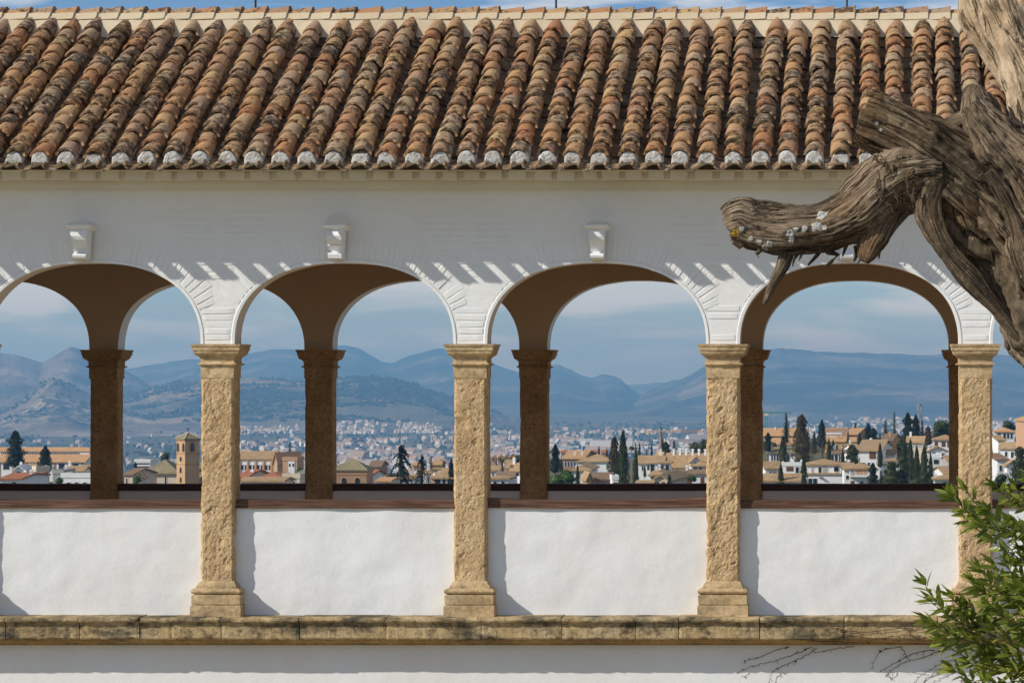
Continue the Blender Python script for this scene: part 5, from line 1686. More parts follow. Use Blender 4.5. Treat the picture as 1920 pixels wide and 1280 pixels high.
T('cyp', "pale green cypress second from the right in the lower clump", 1733, 836, 914, 490, 18)
T('cyp', "rightmost cypress of the lower clump", 1745, 848, 914, 495, 13)
T('dark', "dark ragged tree beside the orange-shuttered house", 1637, 868, 914, 480, 18)
T('fir', "thin ragged fir between villa and lower clump", 1652, 880, 914, 475, 14)
T('dark', "dark tree under the wide bushy cypress", 1690, 880, 916, 480, 20)
T('round', "round pine on the skyline at the right margin", 1890, 786, 812, 860, 30)
T('cypf', "dark garden tree at the lower right margin", 1912, 838, 915, 450, 26)
T('round', "dry brownish shrub right of the last column", 1878, 884, 914, 460, 32)

# scrub on the near side of the slope, below the houses
rq = random.Random(31); mb = MB()
for _ in range(420):
    D = rq.uniform(300, 440); x = rq.uniform(-.36, .08) * D; z = zt(x, D)
    R_ = rq.uniform(.8, 2.0)
    for _k in range(26):
        d = Vector((rq.gauss(0, 1), rq.gauss(0, 1), abs(rq.gauss(0, 1)))).normalized()
        leafy(mb, Vector((x, D, z)) + d * R_ * rq.uniform(.4, 1), R_ * .4, rq, .8)
tag(build(mb, "hillside_scrub", F_CYP), "low green scrub covering the slope below the houses", "scrub", kind="stuff")
# ------------------------------------------------------------------ monument, cranes, masts
M_bronze = MT("bronze_patina", .6, .3).col((.03, .16, .14)).m
M_monst = MT("monument_stone", .9, .1).col((.30, .22, .17)).m
M_crane_y = MT("crane_orange", .6, .3).col((.65, .30, .08)).m
M_crane_g = MT("crane_green", .6, .3).col((.05, .32, .24)).m
M_mast = MT("mast_grey", .5, .4).col((.34, .35, .36)).m
D = 1000; s = D / F
x = (1239 - VX) * s; zg = zt(x, D) - .5
r = empty("monument_column", (x, D, zg)); tag(r, "stone monument column topped by a green bronze standing figure", "monument")
zc = (VY - 812) * s - zg
mb = MB(); mb.box((-1.1, -1.1, 0), (1.1, 1.1, zc * .35)); mb.box((-.8, -.8, zc * .35), (.8, .8, zc * .5)); build(mb, "pedestal", M_monst, r)
mb = MB(); mb.tube([(0, 0, zc * .5), (0, 0, zc * .9), (0, 0, zc * .93), (0, 0, zc)], [.62, .5, .7, .7], 12); build(mb, "column", M_monst, r)
mb = MB(); mb.tube([(0, 0, zc), (0, 0, zc + .5), (.04, 0, zc + 1.2), (0, 0, zc + 1.9), (0, 0, zc + 2.2), (0, 0, zc + 2.35), (.02, 0, zc + 2.6), (.02, 0, zc + 2.75)], [.5, .42, .32, .42, .22, .14, .2, .1], 10)
mb.tube([(.3, 0, zc + 2.05), (.5, -.1, zc + 1.7), (.42, -.3, zc + 1.4)], [.13, .11, .08], 6)
mb.tube([(-.3, 0, zc + 2.05), (-.42, -.05, zc + 2.5), (-.2, -.05, zc + 3.2)], [.13, .1, .06], 6)
build(mb, "statue", M_bronze, r, smooth=True)
def lattice(mb, a, b, w, n, th):
    a, b = Vector(a), Vector(b); d = (b - a); u = d.normalized()
    e = u.cross(Vector((0, 1, 0))); e = e.normalized() if e.length > .1 else Vector((1, 0, 0))
    f = u.cross(e)
    cs = [(e + f) * w, (e - f) * w, (-e - f) * w, (-e + f) * w]
    for c in cs: mb.tube([a + c, b + c], th, 4)
    for i in range(n):
        p, q = a + d * i / n, a + d * (i + 1) / n
        for k in range(4):
            mb.tube([p + cs[k], q + cs[(k + 1) % 4]], th * .7, 3)
def crane(label, pxm, ytop, ybase, pxa, pxb, D, mat):
    s = D / F; x = (pxm - VX) * s; zg = zt(x, D)
    r = empty("tower_crane", (x, D, zg)); tag(r, label, "crane", "cranes over the town")
    zt_ = (VY - ytop) * s - zg
    mb = MB(); lattice(mb, (0, 0, 0), (0, 0, zt_), .4, 16, .07); build(mb, "mast", mat, r)
    mb = MB(); lattice(mb, ((pxa - pxm) * s, 0, zt_ + .3), ((pxb - pxm) * s, 0, zt_ + .3), .3, 40, .055); build(mb, "jib", mat, r)
    mb = MB(); e = (pxa - pxm) * s; mb.box((e, -.6, zt_ - .9), (e + 1.1, .6, zt_ + .6)); build(mb, "counterweight", W_CREAM, r)
    mb = MB(); mb.box((-.7, -.7, zt_ - .8), (.7, .7, zt_ - .02)); build(mb, "cab", W_CREAM, r)
crane("orange tower crane with long level jib across the plain", 1345, 810, 860, 1211, 1420, 980, M_crane_y)
crane("green tower crane behind the fourth rear column", 1437, 775, 810, 1418, 1484, 940, M_crane_g)
D = 760; s = D / F; x = (1724 - VX) * s; zg = zt(x, D)
r = empty("antenna_mast", (x, D, zg)); tag(r, "grey lattice antenna mast with panels at the top", "mast")
za = (VY - 756) * s - zg
mb = MB(); lattice(mb, (0, 0, 0), (0, 0, za), .28, 14, .07); build(mb, "lattice_mast", M_mast, r)
for i, (zo, w) in enumerate(((-.2, .55), (-1.3, .6), (-3.4, .4), (-5, .5))):
    for k in range(3):
        a = 2 * math.pi * k / 3 + i
        mb = MB(); c = (math.cos(a) * w, math.sin(a) * w)
        mb.box((c[0] - .16, c[1] - .1, za + zo - .7), (c[0] + .16, c[1] + .1, za + zo + .5)); mb.tube([(0, 0, za + zo), (c[0], c[1], za + zo)], .05, 4)
        build(mb, "antenna_panel", M_mast, r)
# ------------------------------------------------------------------ dead tree in the foreground
def _deadwood(name, c0, c1, c2, c3, dark, patch=.75):
    t = MT(name, .88, .12)
    uvn = t.node("ShaderNodeUVMap", uv_map="grain").outputs[0]
    g = t.noise(1.0, 8, .70, t.mapv(uvn, (62, 4.0, 1)), 1.2)
    g2 = t.noise(1.0, 6, .6, t.mapv(uvn, (15, 2.0, 1), (0, 0, 0), (3, 1, 0)), 2.2)
    cr = t.math('ABSOLUTE', t.math('SUBTRACT', t.noise(1.0, 4, .55, t.mapv(uvn, (16, 1.5, 1), (0, 0, 0), (7, 4, 0)), 1.5), .5))
    w = t.noise(3.0, 5, .6); k = t.noise(2.6, 7, .66, t.mapv(t.pos, (1, 1, 1), (0, 0, 0), (4, 0, 9))); sp = t.noise(38, 5, .7)
    c = t.ramp(g, [(.32, c0), (.45, c1), (.56, c2), (.68, c3)])
    c = t.mix(t.ramp(g2, [(.40, .55), (.52, 0.0)]), c, c0)
    c = t.mix(t.ramp(w, [(.46, 0.0), (.66, .55)]), c, (.24, .13, .055))
    c = t.mix(t.ramp(k, [(.47, 0.0), (.60, patch)]), c, dark)
    c = t.mix(t.ramp(sp, [(.56, 0.0), (.68, .45)]), c, c3)
    c = t.mix(t.ramp(cr, [(.0, .95), (.014, 0.0)]), c, (.02, .013, .008))
    t.col(c)
    b = t.bump(g, .5, .010)
    b = t.bump(g2, .45, .03, b)
    b = t.bump(t.ramp(cr, [(0.0, 0.0), (.035, 1.0)]), .9, .03, b)
    b = t.bump(t.noise(24, 6, .7), .6, .02, b)
    t.bump(t.noise(95, 5, .7), .5, .005, b)
    return t.m
M_dead = _deadwood("dead_wood", (.125, .087, .053), (.215, .155, .098), (.305, .232, .155), (.47, .375, .27), (.060, .044, .026), .75)
M_stub = _deadwood("dead_wood_dark", (.055, .037, .021), (.12, .083, .05), (.20, .148, .093), (.36, .285, .195), (.032, .026, .014), .85)
M_pale = _deadwood("dead_wood_bleached", (.30, .20, .115), (.60, .45, .29), (.74, .58, .40), (.82, .70, .53), (.30, .20, .11), .25)
M_lich = MT("lichen_grey", .95, .1)
M_lich.col(M_lich.ramp(M_lich.noise(160, 5, .7), [(.35, (.22, .21, .18)), (.6, (.50, .49, .45))])); M_lich.bump(M_lich.noise(200, 4), .9, .004); M_lich = M_lich.m
M_lichy = MT("lichen_yellow", .95, .1); M_lichy.col(M_lichy.ramp(M_lichy.noise(150, 4), [(.4, (.16, .11, .02)), (.6, (.48, .30, .02))])); M_lichy = M_lichy.m
TD = 12.0; TS = TD / F
def catmull(pts, n):
    out = []
    for i in range(len(pts) - 1):
        p0, p1, p2, p3 = pts[max(i - 1, 0)], pts[i], pts[i + 1], pts[min(i + 2, len(pts) - 1)]
        for k in range(n):
            t = k / n
            out.append(tuple(.5 * ((2 * b) + (-a + c) * t + (2 * a - 5 * b + 4 * c - d) * t * t + (-a + 3 * b - 3 * c + d) * t ** 3) for a, b, c, d in zip(p0, p1, p2, p3)))
    out.append(tuple(pts[-1]))
    return out
def limb(name, ctrl, seed, parent, nar=110, mat=None, dens=14, ridge_=.16, twist=1.6, broken=(False, True), flat=1.0):
    """ctrl: (photo x, photo y, metres behind the tree plane, radius in photo px); a fibrous, ridged, twisted limb"""
    cs = catmull(ctrl, dens)
    pts = [Vector(((px - VX) * TS, TD + dy, (VY - py) * TS)) for px, py, dy, r in cs]
    rad = [max(.003, r * TS) for *_, r in cs]
    mb = MB(); uv = []
    n = len(pts); L = 0.0
    prev_a = None
    for i in range(n):
        tan = (pts[min(i + 1, n - 1)] - pts[max(i - 1, 0)]).normalized()
        if i: L += (pts[i] - pts[i - 1]).length
        if prev_a is None:
            a = tan.cross(Vector((0, 1, 0))); a.normalize()
        else:
            a = (prev_a - tan * prev_a.dot(tan)).normalized()
        prev_a = a; b = tan.cross(a)
        for k in range(nar):
            th = 2 * math.pi * k / nar
            ph = th + twist * L
            cx, sx = math.cos(ph), math.sin(ph)
            # strands: noise rapid round the limb, slow along it
            n1 = noise.fractal(Vector((cx * 1.6 + seed, sx * 1.6, L * 1.2 + seed)), 1, 2, 3)
            n2 = noise.fractal(Vector((cx * 5.0, sx * 5.0 + seed, L * 2.2)), 1, 2, 3)
            n3 = noise.noise(Vector((cx * 13 + seed, sx * 13, L * 3.2)))
            n4 = noise.noise(Vector((cx * 7.5, sx * 7.5 - seed, L * 2.0 + 3 * n1)))
            lump = noise.fractal(pts[i] * 4.5 + (a * math.cos(th) + b * math.sin(th)) * rad[i] * 6 + Vector((0, 0, seed)), 1, 2, 4)
            gr = abs(noise.noise(Vector((cx * 3.3 - seed, sx * 3.3, L * .8 + 1.2 * n1))))
            f = 1 + ridge_ * (.7 * n1 + 1.25 * lump + (.5 - abs(n2) * 1.7) * .14 + (.4 - abs(n4) * 1.6) * .08 + .10 * n3 - (.6 * max(0, 1 - gr / .07)))
            crack = noise.noise(Vector((cx * 3.1, sx * 3.1 - seed, L * .9 + 7)))
            if crack > .3: f -= min(.5, (crack - .3) * ridge_ * 6.5)
            off = 0.0
            if broken[1] and i >= n - 3: off = .16 * rad[i] * noise.noise(Vector((cx * 3, sx * 3, seed))) + .10 * rad[i] * noise.noise(Vector((cx * 9, sx * 9, seed)))
            p = pts[i] + (a * math.cos(th) + b * math.sin(th) * flat) * rad[i] * f + tan * off
            mb.v.append(tuple(p)); uv.append((k / nar, L))
    fs = []
    for i in range(n - 1):
        for k in range(nar):
            k2 = (k + 1) % nar
            fs.append((i * nar + k, i * nar + k2, (i + 1) * nar + k2, (i + 1) * nar + k))
    mb.f = fs
    # splintered ends: rings stepping in to the middle
    for end in (0, n - 1):
        c = pts[end]; sgn = -1 if end == 0 else 1
        tan = (pts[min(end + 1, n - 1)] - pts[max(end - 1, 0)]).normalized()
        base = end * nar; last = list(range(base, base + nar))
        for q, fct in enumerate((.8, .5, .2)):
            new = []
            for k in range(nar):
                v = Vector(mb.v[base + k]); d = v - c
                j = noise.noise(Vector((math.cos(2 * math.pi * k / nar) * 4 * fct, math.sin(2 * math.pi * k / nar) * 4 * fct, seed + q)))
                new.append(len(mb.v)); mb.v.append(tuple(c + d * fct + tan * sgn * rad[end] * (.16 * j - .10 * (q + 1) * (1 if broken[1 if end else 0] else -.4))))
                uv.append((k / nar * .3, (L if end else 0) + .02 * q))
            for k in range(nar):
                k2 = (k + 1) % nar
                mb.f.append((last[k], last[k2], new[k2], new[k]) if end else (last[k2], last[k], new[k], new[k2]))
            last = new
        mb.f.append(tuple(last) if end else tuple(reversed(last)))
    me = mb.mesh(name, mat or M_dead, True)
    l = me.uv_layers.new(name="grain")
    idx = [0] * len(me.loops); me.loops.foreach_get("vertex_index", idx)
    buf = []
    # unwrap the seam per face
    for poly in me.polygons:
        us = [uv[idx[li]][0] for li in poly.loop_indices]
        wrap = max(us) - min(us) > .5
        for li, u in zip(poly.loop_indices, us):
            buf += [(u + 1 if wrap and u < .5 else u), uv[idx[li]][1]]
    l.data.foreach_set("uv", buf)
    o = link(name, me)
    return wpart(o, parent) if parent is not None and parent.type == 'EMPTY' else o
zg = zt(2.2, TD)
dt = empty("dead_tree", ((2330 - VX) * TS, TD, zg))
tag(dt, "gnarled grey-brown dead tree with broken twisted limbs in the right foreground", "tree")
limb("trunk", [(2350, 2810, 0, 190), (2290, 2100, .02, 175), (2240, 1400, .03, 160), (2150, 920, .02, 142), (2048, 668, .0, 126), (1950, 505, -.02, 112), (1858, 392, -.03, 102), (1800, 338, -.02, 84), (1770, 312, -.01, 62), (1755, 300, 0, 40)], 3.3, dt, 170, None, 26, .17, .5)
limb("limb", [(1760, 330, -.06, 66), (1700, 335, -.07, 70), (1650, 360, -.06, 60), (1603, 402, -.05, 54), (1545, 427, -.05, 44), (1475, 432, -.04, 45), (1415, 426, -.03, 43), (1390, 418, -.03, 42), (1375, 420, -.03, 38), (1364, 424, -.03, 32)], 12.6, dt, 120, None, 16, .16, .9)
limb("limb", [(2130, 900, .10, 70), (2080, 560, .09, 82), (2020, 330, .08, 84), (1962, 150, .07, 88), (1900, 0, .06, 96), (1850, -160, .05, 92), (1812, -330, .05, 70), (1796, -420, .05, 30)], 14.7, dt, 130, M_pale, 18, .12, .5)
limb("limb", [(2040, 560, -.10, 90), (1975, 420, -.16, 78), (1925, 335, -.18, 60), (1878, 278, -.17, 48), (1842, 232, -.15, 38), (1824, 205, -.14, 28)], 21.0, dt, 100, None, 16, .22, -1.2)
limb("stump_knob", [(1850, 250, -.08, 40), (1838, 205, -.06, 34), (1832, 178, -.05, 24), (1834, 164, -.05, 12)], 27.0, dt, 60, None, 10, .25, 1)
limb("stub", [(1880, 420, -.05, 70), (1815, 352, -.06, 78), (1760, 302, -.06, 72), (1705, 264, -.05, 64), (1655, 236, -.04, 60), (1622, 222, -.03, 58)], 61.0, dt, 120, M_stub, 16, .15, .4)
limb("stump_knob", [(1740, 262, .02, 20), (1790, 238, .03, 24), (1830, 222, .02, 26), (1870, 225, .0, 26)], 37.0, dt, 60, None, 10, .2, 1)
limb("torn_slab", [(1690, 360, -.10, 30), (1660, 410, -.11, 32), (1640, 450, -.11, 27), (1628, 478, -.11, 18), (1622, 494, -.11, 8)], 31.0, dt, 60, None, 12, .3, .6, (False, True), .45)
limb("torn_slab", [(1760, 330, -.22, 14), (1740, 400, -.20, 22), (1770, 470, -.19, 24), (1830, 540, -.18, 22), (1890, 610, -.17, 16), (1930, 660, -.16, 8)], 41.0, dt, 60, None, 12, .3, .3, (False, True), .5)
limb("torn_slab", [(1850, 330, -.28, 10), (1900, 420, -.27, 22), (1930, 520, -.26, 24), (1990, 640, -.24, 14)], 47.0, dt, 60, None, 12, .35, .3, (False, True), .5)
limb("dead_twig", [(1478, 470, -.04, 13), (1468, 500, -.06, 12), (1452, 530, -.08, 10), (1437, 565, -.09, 5), (1434, 572, -.09, 2)], 51.0, dt, 24, None, 8, .25, 2)
rtw = random.Random(4)
for pts in ([(1540, 462, 6), (1556, 474, 7), (1572, 480, 5), (1560, 492, 4), (1547, 502, 2)], [(1545, 462, 5), (1532, 480, 4), (1516, 498, 2)], [(1500, 472, 4), (1490, 488, 3), (1487, 500, 1.5)], [(1508, 470, 3), (1502, 484, 2.5), (1499, 490, 1)],
            [(1590, 455, 5), (1584, 470, 3), (1580, 482, 1.5)], [(1604, 462, 4), (1606, 482, 3), (1602, 492, 1.5)], [(1640, 445, 4), (1650, 470, 3), (1648, 486, 1.5)], [(1618, 480, 3), (1612, 490, 1.5), (1608, 496, 1)], [(1395, 455, 8), (1388, 462, 7), (1376, 455, 4)], [(1428, 470, 5), (1420, 478, 4), (1424, 484, 1.5)]):
    c = [((a - VX) * TS, TD - .07 + rtw.uniform(-.03, .03), (VY - b) * TS) for a, b, r in pts]
    mb = MB(); mb.tube(c, [r * TS for *_, r in pts], 6)
    me = mb.mesh("dead_twig", M_dead); me.uv_layers.new(name="grain")
    wpart(link("dead_twig", me), dt)
# hanging rootlets and splinters in the crook
for i in range(70):
    px, py = rtw.uniform(1640, 1722), rtw.uniform(296, 380)
    L_ = rtw.uniform(10, 34)
    a = (px, py, rtw.uniform(1.2, 3.4)); b = (px + rtw.uniform(-9, 9), py + L_ * .5, 1.6); c_ = (px + rtw.uniform(-14, 14), py + L_, .7)
    dpt = TD - .225 + rtw.uniform(-.03, .06)
    mb = MB(); mb.tube([((q[0] - VX) * TS, dpt, (VY - q[1]) * TS) for q in (a, b, c_)], [q[2] * TS for q in (a, b, c_)], 5)
    me = mb.mesh("splinter", M_dead); me.uv_layers.new(name="grain")
    wpart(link("splinter", me), dt)
# lichen crusts, laid on the wood where it faces the viewer's side
from mathutils.bvhtree import BVHTree
_vs = []; _fs = []
for ch in [c for c in COL.objects if c.parent is dt and c.name.split('.')[0] in ('trunk', 'limb', 'stub', 'torn_slab', 'stump_knob')]:
    o_ = len(_vs); _vs += [v.co.copy() for v in ch.data.vertices]; _fs += [tuple(o_ + i for i in p.vertices) for p in ch.data.polygons]
bvh = BVHTree.FromPolygons(_vs, _fs)
def hit(px, py):
    d = Vector(((px - VX) / F, 1, (VY - py) / F)).normalized()
    h, n_, *_ = bvh.ray_cast(Vector((0, 0, 0)), d, 14.0)
    return (h, n_) if h is not None else (None, None)
for (px, py, rr, mt) in ((1541, 404, 11, 0), (1531, 424, 11, 0), (1509, 428, 8, 0), (1493, 430, 6, 0), (1482, 438, 10, 0), (1484, 451, 8, 0), (1546, 427, 7, 0), (1444, 458, 8, 0), (1424, 454, 7, 0), (1434, 464, 7, 0), (1408, 448, 6, 0), (1391, 430, 6, 0), (1378, 438, 10, 1), (1372, 430, 7, 1), (1645, 232, 5, 0), (1652, 244, 4, 0)):
    mb = MB(); n = 12; ok = True
    rings = [(0, 1)] + [(f, n) for f in (.55, 1.0)]
    for f, m_ in rings:
        for k in range(m_):
            a = 2 * math.pi * k / n; e = f * rr * (rtw.uniform(.7, 1.2) if f == 1 else 1)
            h, nn_ = hit(px + math.cos(a) * e, py + math.sin(a) * e)
            if h is None or abs(h.y - TD) > .6: ok = False; break
            mb.v.append(tuple(h + Vector((0, -1, 0)) * (.0045 if f < 1 else -.002)))
        if not ok: break
    if not ok: continue
    for k in range(n):
        k2 = (k + 1) % n
        mb.f += [(0, 1 + k2, 1 + k), (1 + k, 1 + k2, 1 + n + k2, 1 + n + k)]
    wpart(build(mb, "lichen", M_lichy if mt else M_lich), dt)

# ------------------------------------------------------------------ laurel bush
def _leaf(name, src, trans=.42):
    t = MT(name, .38, .5)
    r_ = t.oprand() if src == 'object' else t.attr('rnd')
    c = t.ramp(r_, [(0, (.085, .125, .012)), (.4, (.19, .245, .03)), (.75, (.32, .37, .055)), (1.0, (.48, .48, .10))])
    c = t.mix(t.ramp(t.noise(30, 3), [(.4, 0.0), (.7, .4)]), c, (.11, .12, .03))
    t.col(c)
    tr = t.node("ShaderNodeBsdfTranslucent"); t.L(t.mix(.5, c, (.20, .26, .03)), tr.inputs[0])
    ms = t.node("ShaderNodeMixShader"); ms.inputs[0].default_value = trans
    out = [n for n in t.t.nodes if n.type == 'OUTPUT_MATERIAL'][0]
    t.L(t.b.outputs[0], ms.inputs[1]); t.L(tr.outputs[0], ms.inputs[2]); t.L(ms.outputs[0], out.inputs[0])
    return t.m
M_leaf = _leaf("laurel_leaf", 'object'); M_leafj = _leaf("laurel_leaf_joined", 'attr')
t = MT("laurel_twig", .8, .2); t.col(t.ramp(t.noise(40, 4), [(.4, (.10, .075, .03)), (.6, (.22, .18, .09))])); M_twig = t.m
M_bud = MT("laurel_bud", .6, .3).col((.45, .36, .07)).m
def leaf_shape(seed):
    r = random.Random(seed); mb = MB(); n = 6; cu = r.uniform(.05, .22); fold = r.uniform(.15, .4); wv = r.uniform(-.03, .03)
    for i in range(n + 1):
        t_ = i / n
        w = .155 * (math.sin(math.pi * min(1, t_ * .96 + .02)) ** .8) * (1.1 - .35 * t_)
        z = -cu * t_ * t_
        x = wv * math.sin(t_ * 5)
        mb.v += [(x - w, t_, z + w * fold), (x, t_, z), (x + w, t_, z + w * fold)]
    for i in range(n):
        a = i * 3
        mb.f += [(a, a + 1, a + 4, a + 3), (a + 1, a + 2, a + 5, a + 4)]
    return mb
LEAF = [leaf_shape(70 + i) for i in range(6)]
LEAF_ME = [m.mesh("leaf", M_leaf, True) for m in LEAF]
BD = 10.0; BS = BD / F
bx0 = (2060 - VX) * BS
lb = empty("laurel_bush", (bx0, BD, zt(bx0, BD)))
tag(lb, "leafy green laurel bush reaching in at the lower right corner", "bush")
rl = random.Random(12)
sprays = [  # base, tip (photo px), depth offset
    ((1905, 1010), (1783, 928), 0), ((1885, 985), (1812, 918), .1), ((1960, 1010), (1850, 955), -.05), ((1950, 960), (1868, 912), .1), ((1990, 980), (1902, 918), 0), ((1985, 1010), (1895, 972), -.1), ((2010, 940), (1935, 900), .1),
    ((1960, 1060), (1860, 1012), .05), ((1975, 1040), (1905, 1000), .1), ((1880, 1010), (1806, 968), .12), ((1940, 985), (1836, 978), -.12),
    ((1830, 1190), (1733, 1090), -.05), ((1850, 1190), (1745, 1125), .05), ((1850, 1205), (1738, 1155), -.08), ((1870, 1200), (1784, 1118), .05), ((1880, 1190), (1812, 1132), .1), ((1890, 1230), (1765, 1190), 0),
    ((1930, 1150), (1838, 1066), 0), ((1945, 1160), (1862, 1058), .08), ((1950, 1150), (1885, 1050), -.05), ((1965, 1130), (1905, 1060), .08), ((1940, 1140), (1836, 1105), .1), ((1960, 1180), (1852, 1128), -.1), ((1975, 1190), (1888, 1108), 0), ((1990, 1160), (1912, 1105), -.08),
    ((1960, 1230), (1830, 1195), .08), ((1970, 1240), (1860, 1172), -.08), ((1990, 1250), (1895, 1165), .05), ((1960, 1260), (1815, 1235), -.05), ((1970, 1270), (1850, 1225), .1), ((2000, 1270), (1890, 1215), -.1), ((2000, 1290), (1905, 1250), .05),
    ((1930, 1310), (1785, 1250), 0), ((1940, 1330), (1820, 1282), .08), ((1960, 1340), (1856, 1268), -.08), ((1990, 1340), (1892, 1290), .05), ((1900, 1260), (1770, 1210), .1), ((1870, 1230), (1752, 1172), .12),
    ((1985, 1090), (1925, 1030), 0), ((1960, 1200), (1870, 1150), .15), ((1930, 1260), (1838, 1212), .15), ((1995, 1220), (1925, 1190), 0), ((1920, 1180), (1800, 1150), .16), ((1900, 1170), (1825, 1090), .18), ((1950, 1110), (1870, 1085), .18), ((1960, 1300), (1880, 1240), .18),
    ((2100, 1100), (1990, 1040), 0), ((2110, 1200), (2000, 1140), .1), ((2100, 1300), (1990, 1230), -.1), ((2130, 1000), (2020, 950), 0), ((2120, 1400), (1960, 1350), 0), ((2080, 1480), (1900, 1400), .1), ((2150, 1250), (2060, 1150), .1), ((2150, 1120), (2070, 1000), -.1)]
inst = []; stems = MB(); buds = MB()
for (b0, t0, dy) in sprays:
    a = Vector(((b0[0] - VX) * BS, BD + dy + .05, (VY - b0[1]) * BS)); b = Vector(((t0[0] - VX) * BS, BD + dy - .06, (VY - t0[1]) * BS))
    L_ = (b - a).length; d = (b - a).normalized()
    up = Vector((0, 0, 1)); sd = d.cross(up).normalized(); nn = sd.cross(d)
    pts = [a + (b - a) * (i / 8) + nn * (-.018 * math.sin(math.pi * i / 8)) + Vector((rl.uniform(-1, 1), rl.uniform(-1, 1), rl.uniform(-1, 1))) * .003 for i in range(9)]
    stems.tube(pts, [.0034 - .0003 * i for i in range(9)], 5)
    nl = int(11 + L_ * 32)
    for k in range(nl):
        f = .12 + .86 * k / nl + rl.uniform(-.02, .02)
        i = min(7, int(f * 8)); p = pts[i] + (pts[i + 1] - pts[i]) * (f * 8 - i)
        ang = k * 2.4 + rl.uniform(-.5, .5)
        rad = (sd * math.cos(ang) + nn * math.sin(ang) * .9 + Vector((0, -.1, .12))).normalized()
        ld = (d * rl.uniform(.45, 1.0) + rad * rl.uniform(.55, 1.0)).normalized()
        inst.append((p, ld, rl.uniform(.062, .096) * (1 - .25 * f), rl.random()))
    for k in range(6):
        ang = k * 1.05 + rl.uniform(-.3, .3)
        ld = (d + (sd * math.cos(ang) + nn * math.sin(ang)) * rl.uniform(.25, .6)).normalized()
        inst.append((pts[8] - d * rl.uniform(0, .01), ld, rl.uniform(.05, .075), rl.random()))
    for k in range(5):
        f = rl.uniform(.2, .9); i = int(f * 8); p = pts[i] + Vector((rl.uniform(-1, 1), rl.uniform(-1, 1), rl.uniform(-1, 1))) * .006
        buds.box(p - Vector((.0028,) * 3), p + Vector((.0028,) * 3))
trunk_pts = [(2060, 4000), (2070, 2600), (2050, 1800), (2080, 1400), (2040, 1200)]
for (q, rad_) in ((trunk_pts, .03), ([(2050, 1800), (1990, 1500), (1960, 1320), (1880, 1240)], .014), ([(2080, 1400), (2020, 1220), (1950, 1150), (1870, 1160)], .011), ([(2040, 1200), (1990, 1080), (1950, 1010), (1890, 985)], .010), ([(2080, 1400), (2130, 1200), (2110, 1050)], .012), ([(2020, 1220), (1975, 1130), (1950, 1090)], .008), ([(1990, 1500), (1930, 1360), (1900, 1280), (1850, 1205)], .009)):
    pp = catmull([(a, b) for a, b in q], 6)
    stems.tube([((a - VX) * BS, BD + .06 + .02 * math.sin(b * .01), (VY - b) * BS) for a, b in pp], [rad_ * (1 - .6 * i / len(pp)) for i in range(len(pp))], 6)
wpart(build(stems, "branches", M_twig, smooth=True), lb)
ob = wpart(build(buds, "flower_buds", M_bud), lb); ob['kind'] = 'stuff'
def leaf_rot(ld, roll):
    y_ = ld; x_ = y_.cross(Vector((0, 0, 1)))
    if x_.length < .05: x_ = Vector((1, 0, 0))
    x_.normalize(); z_ = x_.cross(y_)
    q = Matrix((x_, y_, z_)).transposed().to_4x4()
    return q @ Matrix.Rotation(roll, 4, 'Y')
def in_frame(p): 
    u = VX + p.x / p.y * F; v = VY - p.z / p.y * F
    return u < 1915 and v < 1275
inst.sort(key=lambda q: (not in_frame(q[0]), q[0].y))
lj = MB(); lr = []
for i, (p, ld, L_, rn) in enumerate(inst):
    m = Matrix.Translation(p) @ leaf_rot(ld, rl.uniform(-1.1, 1.1)) @ Matrix.Diagonal((L_, L_, L_, 1))
    v = rl.randrange(6)
    if i < 300:
        o = link("leaf", LEAF_ME[v], lb)
        o.matrix_parent_inverse = Matrix.Translation(-Vector(lb.location))
        o.matrix_basis = m
    else:
        n0 = len(lj.f); lj.add([tuple(m @ Vector(q)) for q in LEAF[v].v], LEAF[v].f); lr += [rn] * (len(lj.f) - n0)
me = lj.mesh("foliage", M_leafj, True)
at_ = me.attributes.new("rnd", 'FLOAT', 'FACE'); at_.data.foreach_set("value", lr)
o = wpart(link("foliage", me), lb); o['kind'] = 'stuff'

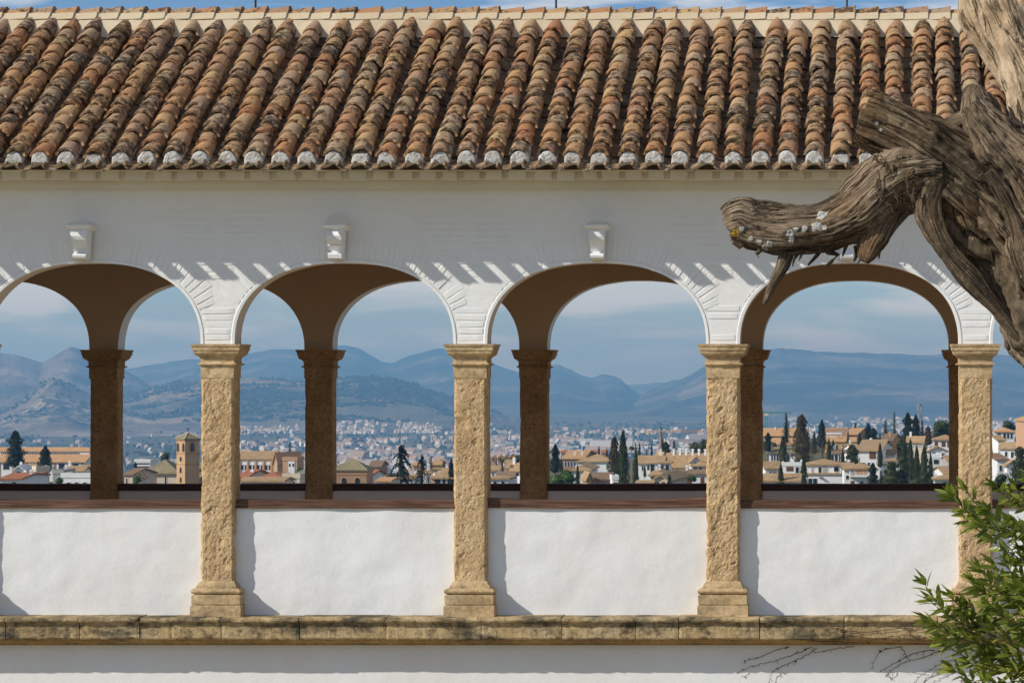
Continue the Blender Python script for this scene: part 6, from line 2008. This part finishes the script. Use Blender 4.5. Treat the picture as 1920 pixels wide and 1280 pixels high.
# ------------------------------------------------------------------ bare creeper on the lower wall
t = MT("creeper_stem", .9, .1); t.col((.10, .045, .028)); M_creep = t.m
CY = 25.085
cr = empty("creeper", ((1700 - VX) * CY / F, CY, -2.6)); tag(cr, "leafless reddish creeper stems hanging over the lower wall under the ledge", "creeper")
rc = random.Random(77)
paths = [[(1520, 1212), (1500, 1222), (1470, 1232), (1445, 1240), (1410, 1248), (1380, 1262)], [(1530, 1214), (1505, 1232), (1470, 1246), (1450, 1258), (1441, 1278)], [(1480, 1212), (1450, 1220), (1420, 1232), (1395, 1240)],
         [(1690, 1212), (1660, 1216), (1642, 1232), (1636, 1252)], [(1752, 1218), (1720, 1222), (1690, 1236), (1660, 1252), (1650, 1258)], [(1770, 1216), (1730, 1232), (1700, 1240), (1672, 1256), (1660, 1270)], [(1830, 1232), (1780, 1238), (1750, 1252), (1722, 1270), (1706, 1290)],
         [(1840, 1240), (1790, 1250), (1760, 1262), (1735, 1276), (1715, 1300)], [(1600, 1212), (1560, 1216), (1540, 1222), (1520, 1220)], [(1860, 1250), (1820, 1262), (1800, 1280)], [(1690, 1213), (1700, 1230), (1706, 1240)], [(1580, 1188), (1640, 1196), (1700, 1190), (1760, 1200)], [(1560, 1178), (1620, 1184), (1690, 1178), (1750, 1184)], [(1500, 1198), (1570, 1203), (1650, 1204), (1740, 1206)]]
for k, q in enumerate(paths):
    y_ = CY if k < 11 else (24.84 if k < 13 else 24.90)
    pp = catmull(q, 8); mb = MB()
    c = [((a + rc.uniform(-1.4, 1.4) - VX) * y_ / F, y_ + rc.uniform(-.006, .004), (VY - b + rc.uniform(-1.4, 1.4)) * y_ / F) for a, b in pp]
    mb.tube(c, [.0026 * (1 - .6 * i / len(c)) + .0009 for i in range(len(c))], 4)
    for p in c[2::3]:
        if rc.random() < .6:
            p = Vector(p); e = Vector((rc.uniform(-1, 1), -.3, rc.uniform(-1, .6))).normalized() * rc.uniform(.012, .04)
            mb.tube([p, p + e], [.0015, .003], 4)
        if rc.random() < .3:
            p = Vector(p); q_ = rc.uniform(.004, .010); mb.box(p - Vector((q_, .008, q_)), p + Vector((q_, .004, q_)))
    wpart(build(mb, "stem", M_creep), cr)
# ------------------------------------------------------------------ haze over the whole valley
mb = MB()
mb.box((-42000, -90, PLAIN - 30), (32000, 36000, 400))
t = bpy.data.materials.new("valley_haze")
t.use_nodes = True
nt = t.node_tree
for n in list(nt.nodes): nt.nodes.remove(n)
o_ = nt.nodes.new("ShaderNodeOutputMaterial")
v_ = nt.nodes.new("ShaderNodeVolumePrincipled")
v_.inputs['Color'].default_value = (.24, .56, 1.0, 1)
v_.inputs['Density'].default_value = 9.0e-5
v_.inputs['Absorption Color'].default_value = (.4, .4, .4, 1)
v_.inputs['Anisotropy'].default_value = .2
nt.links.new(v_.outputs[0], o_.inputs['Volume'])
hz = build(mb, "haze", t)
tag(hz, "blue haze filling the valley between the gallery and mountains", "haze", kind="stuff")
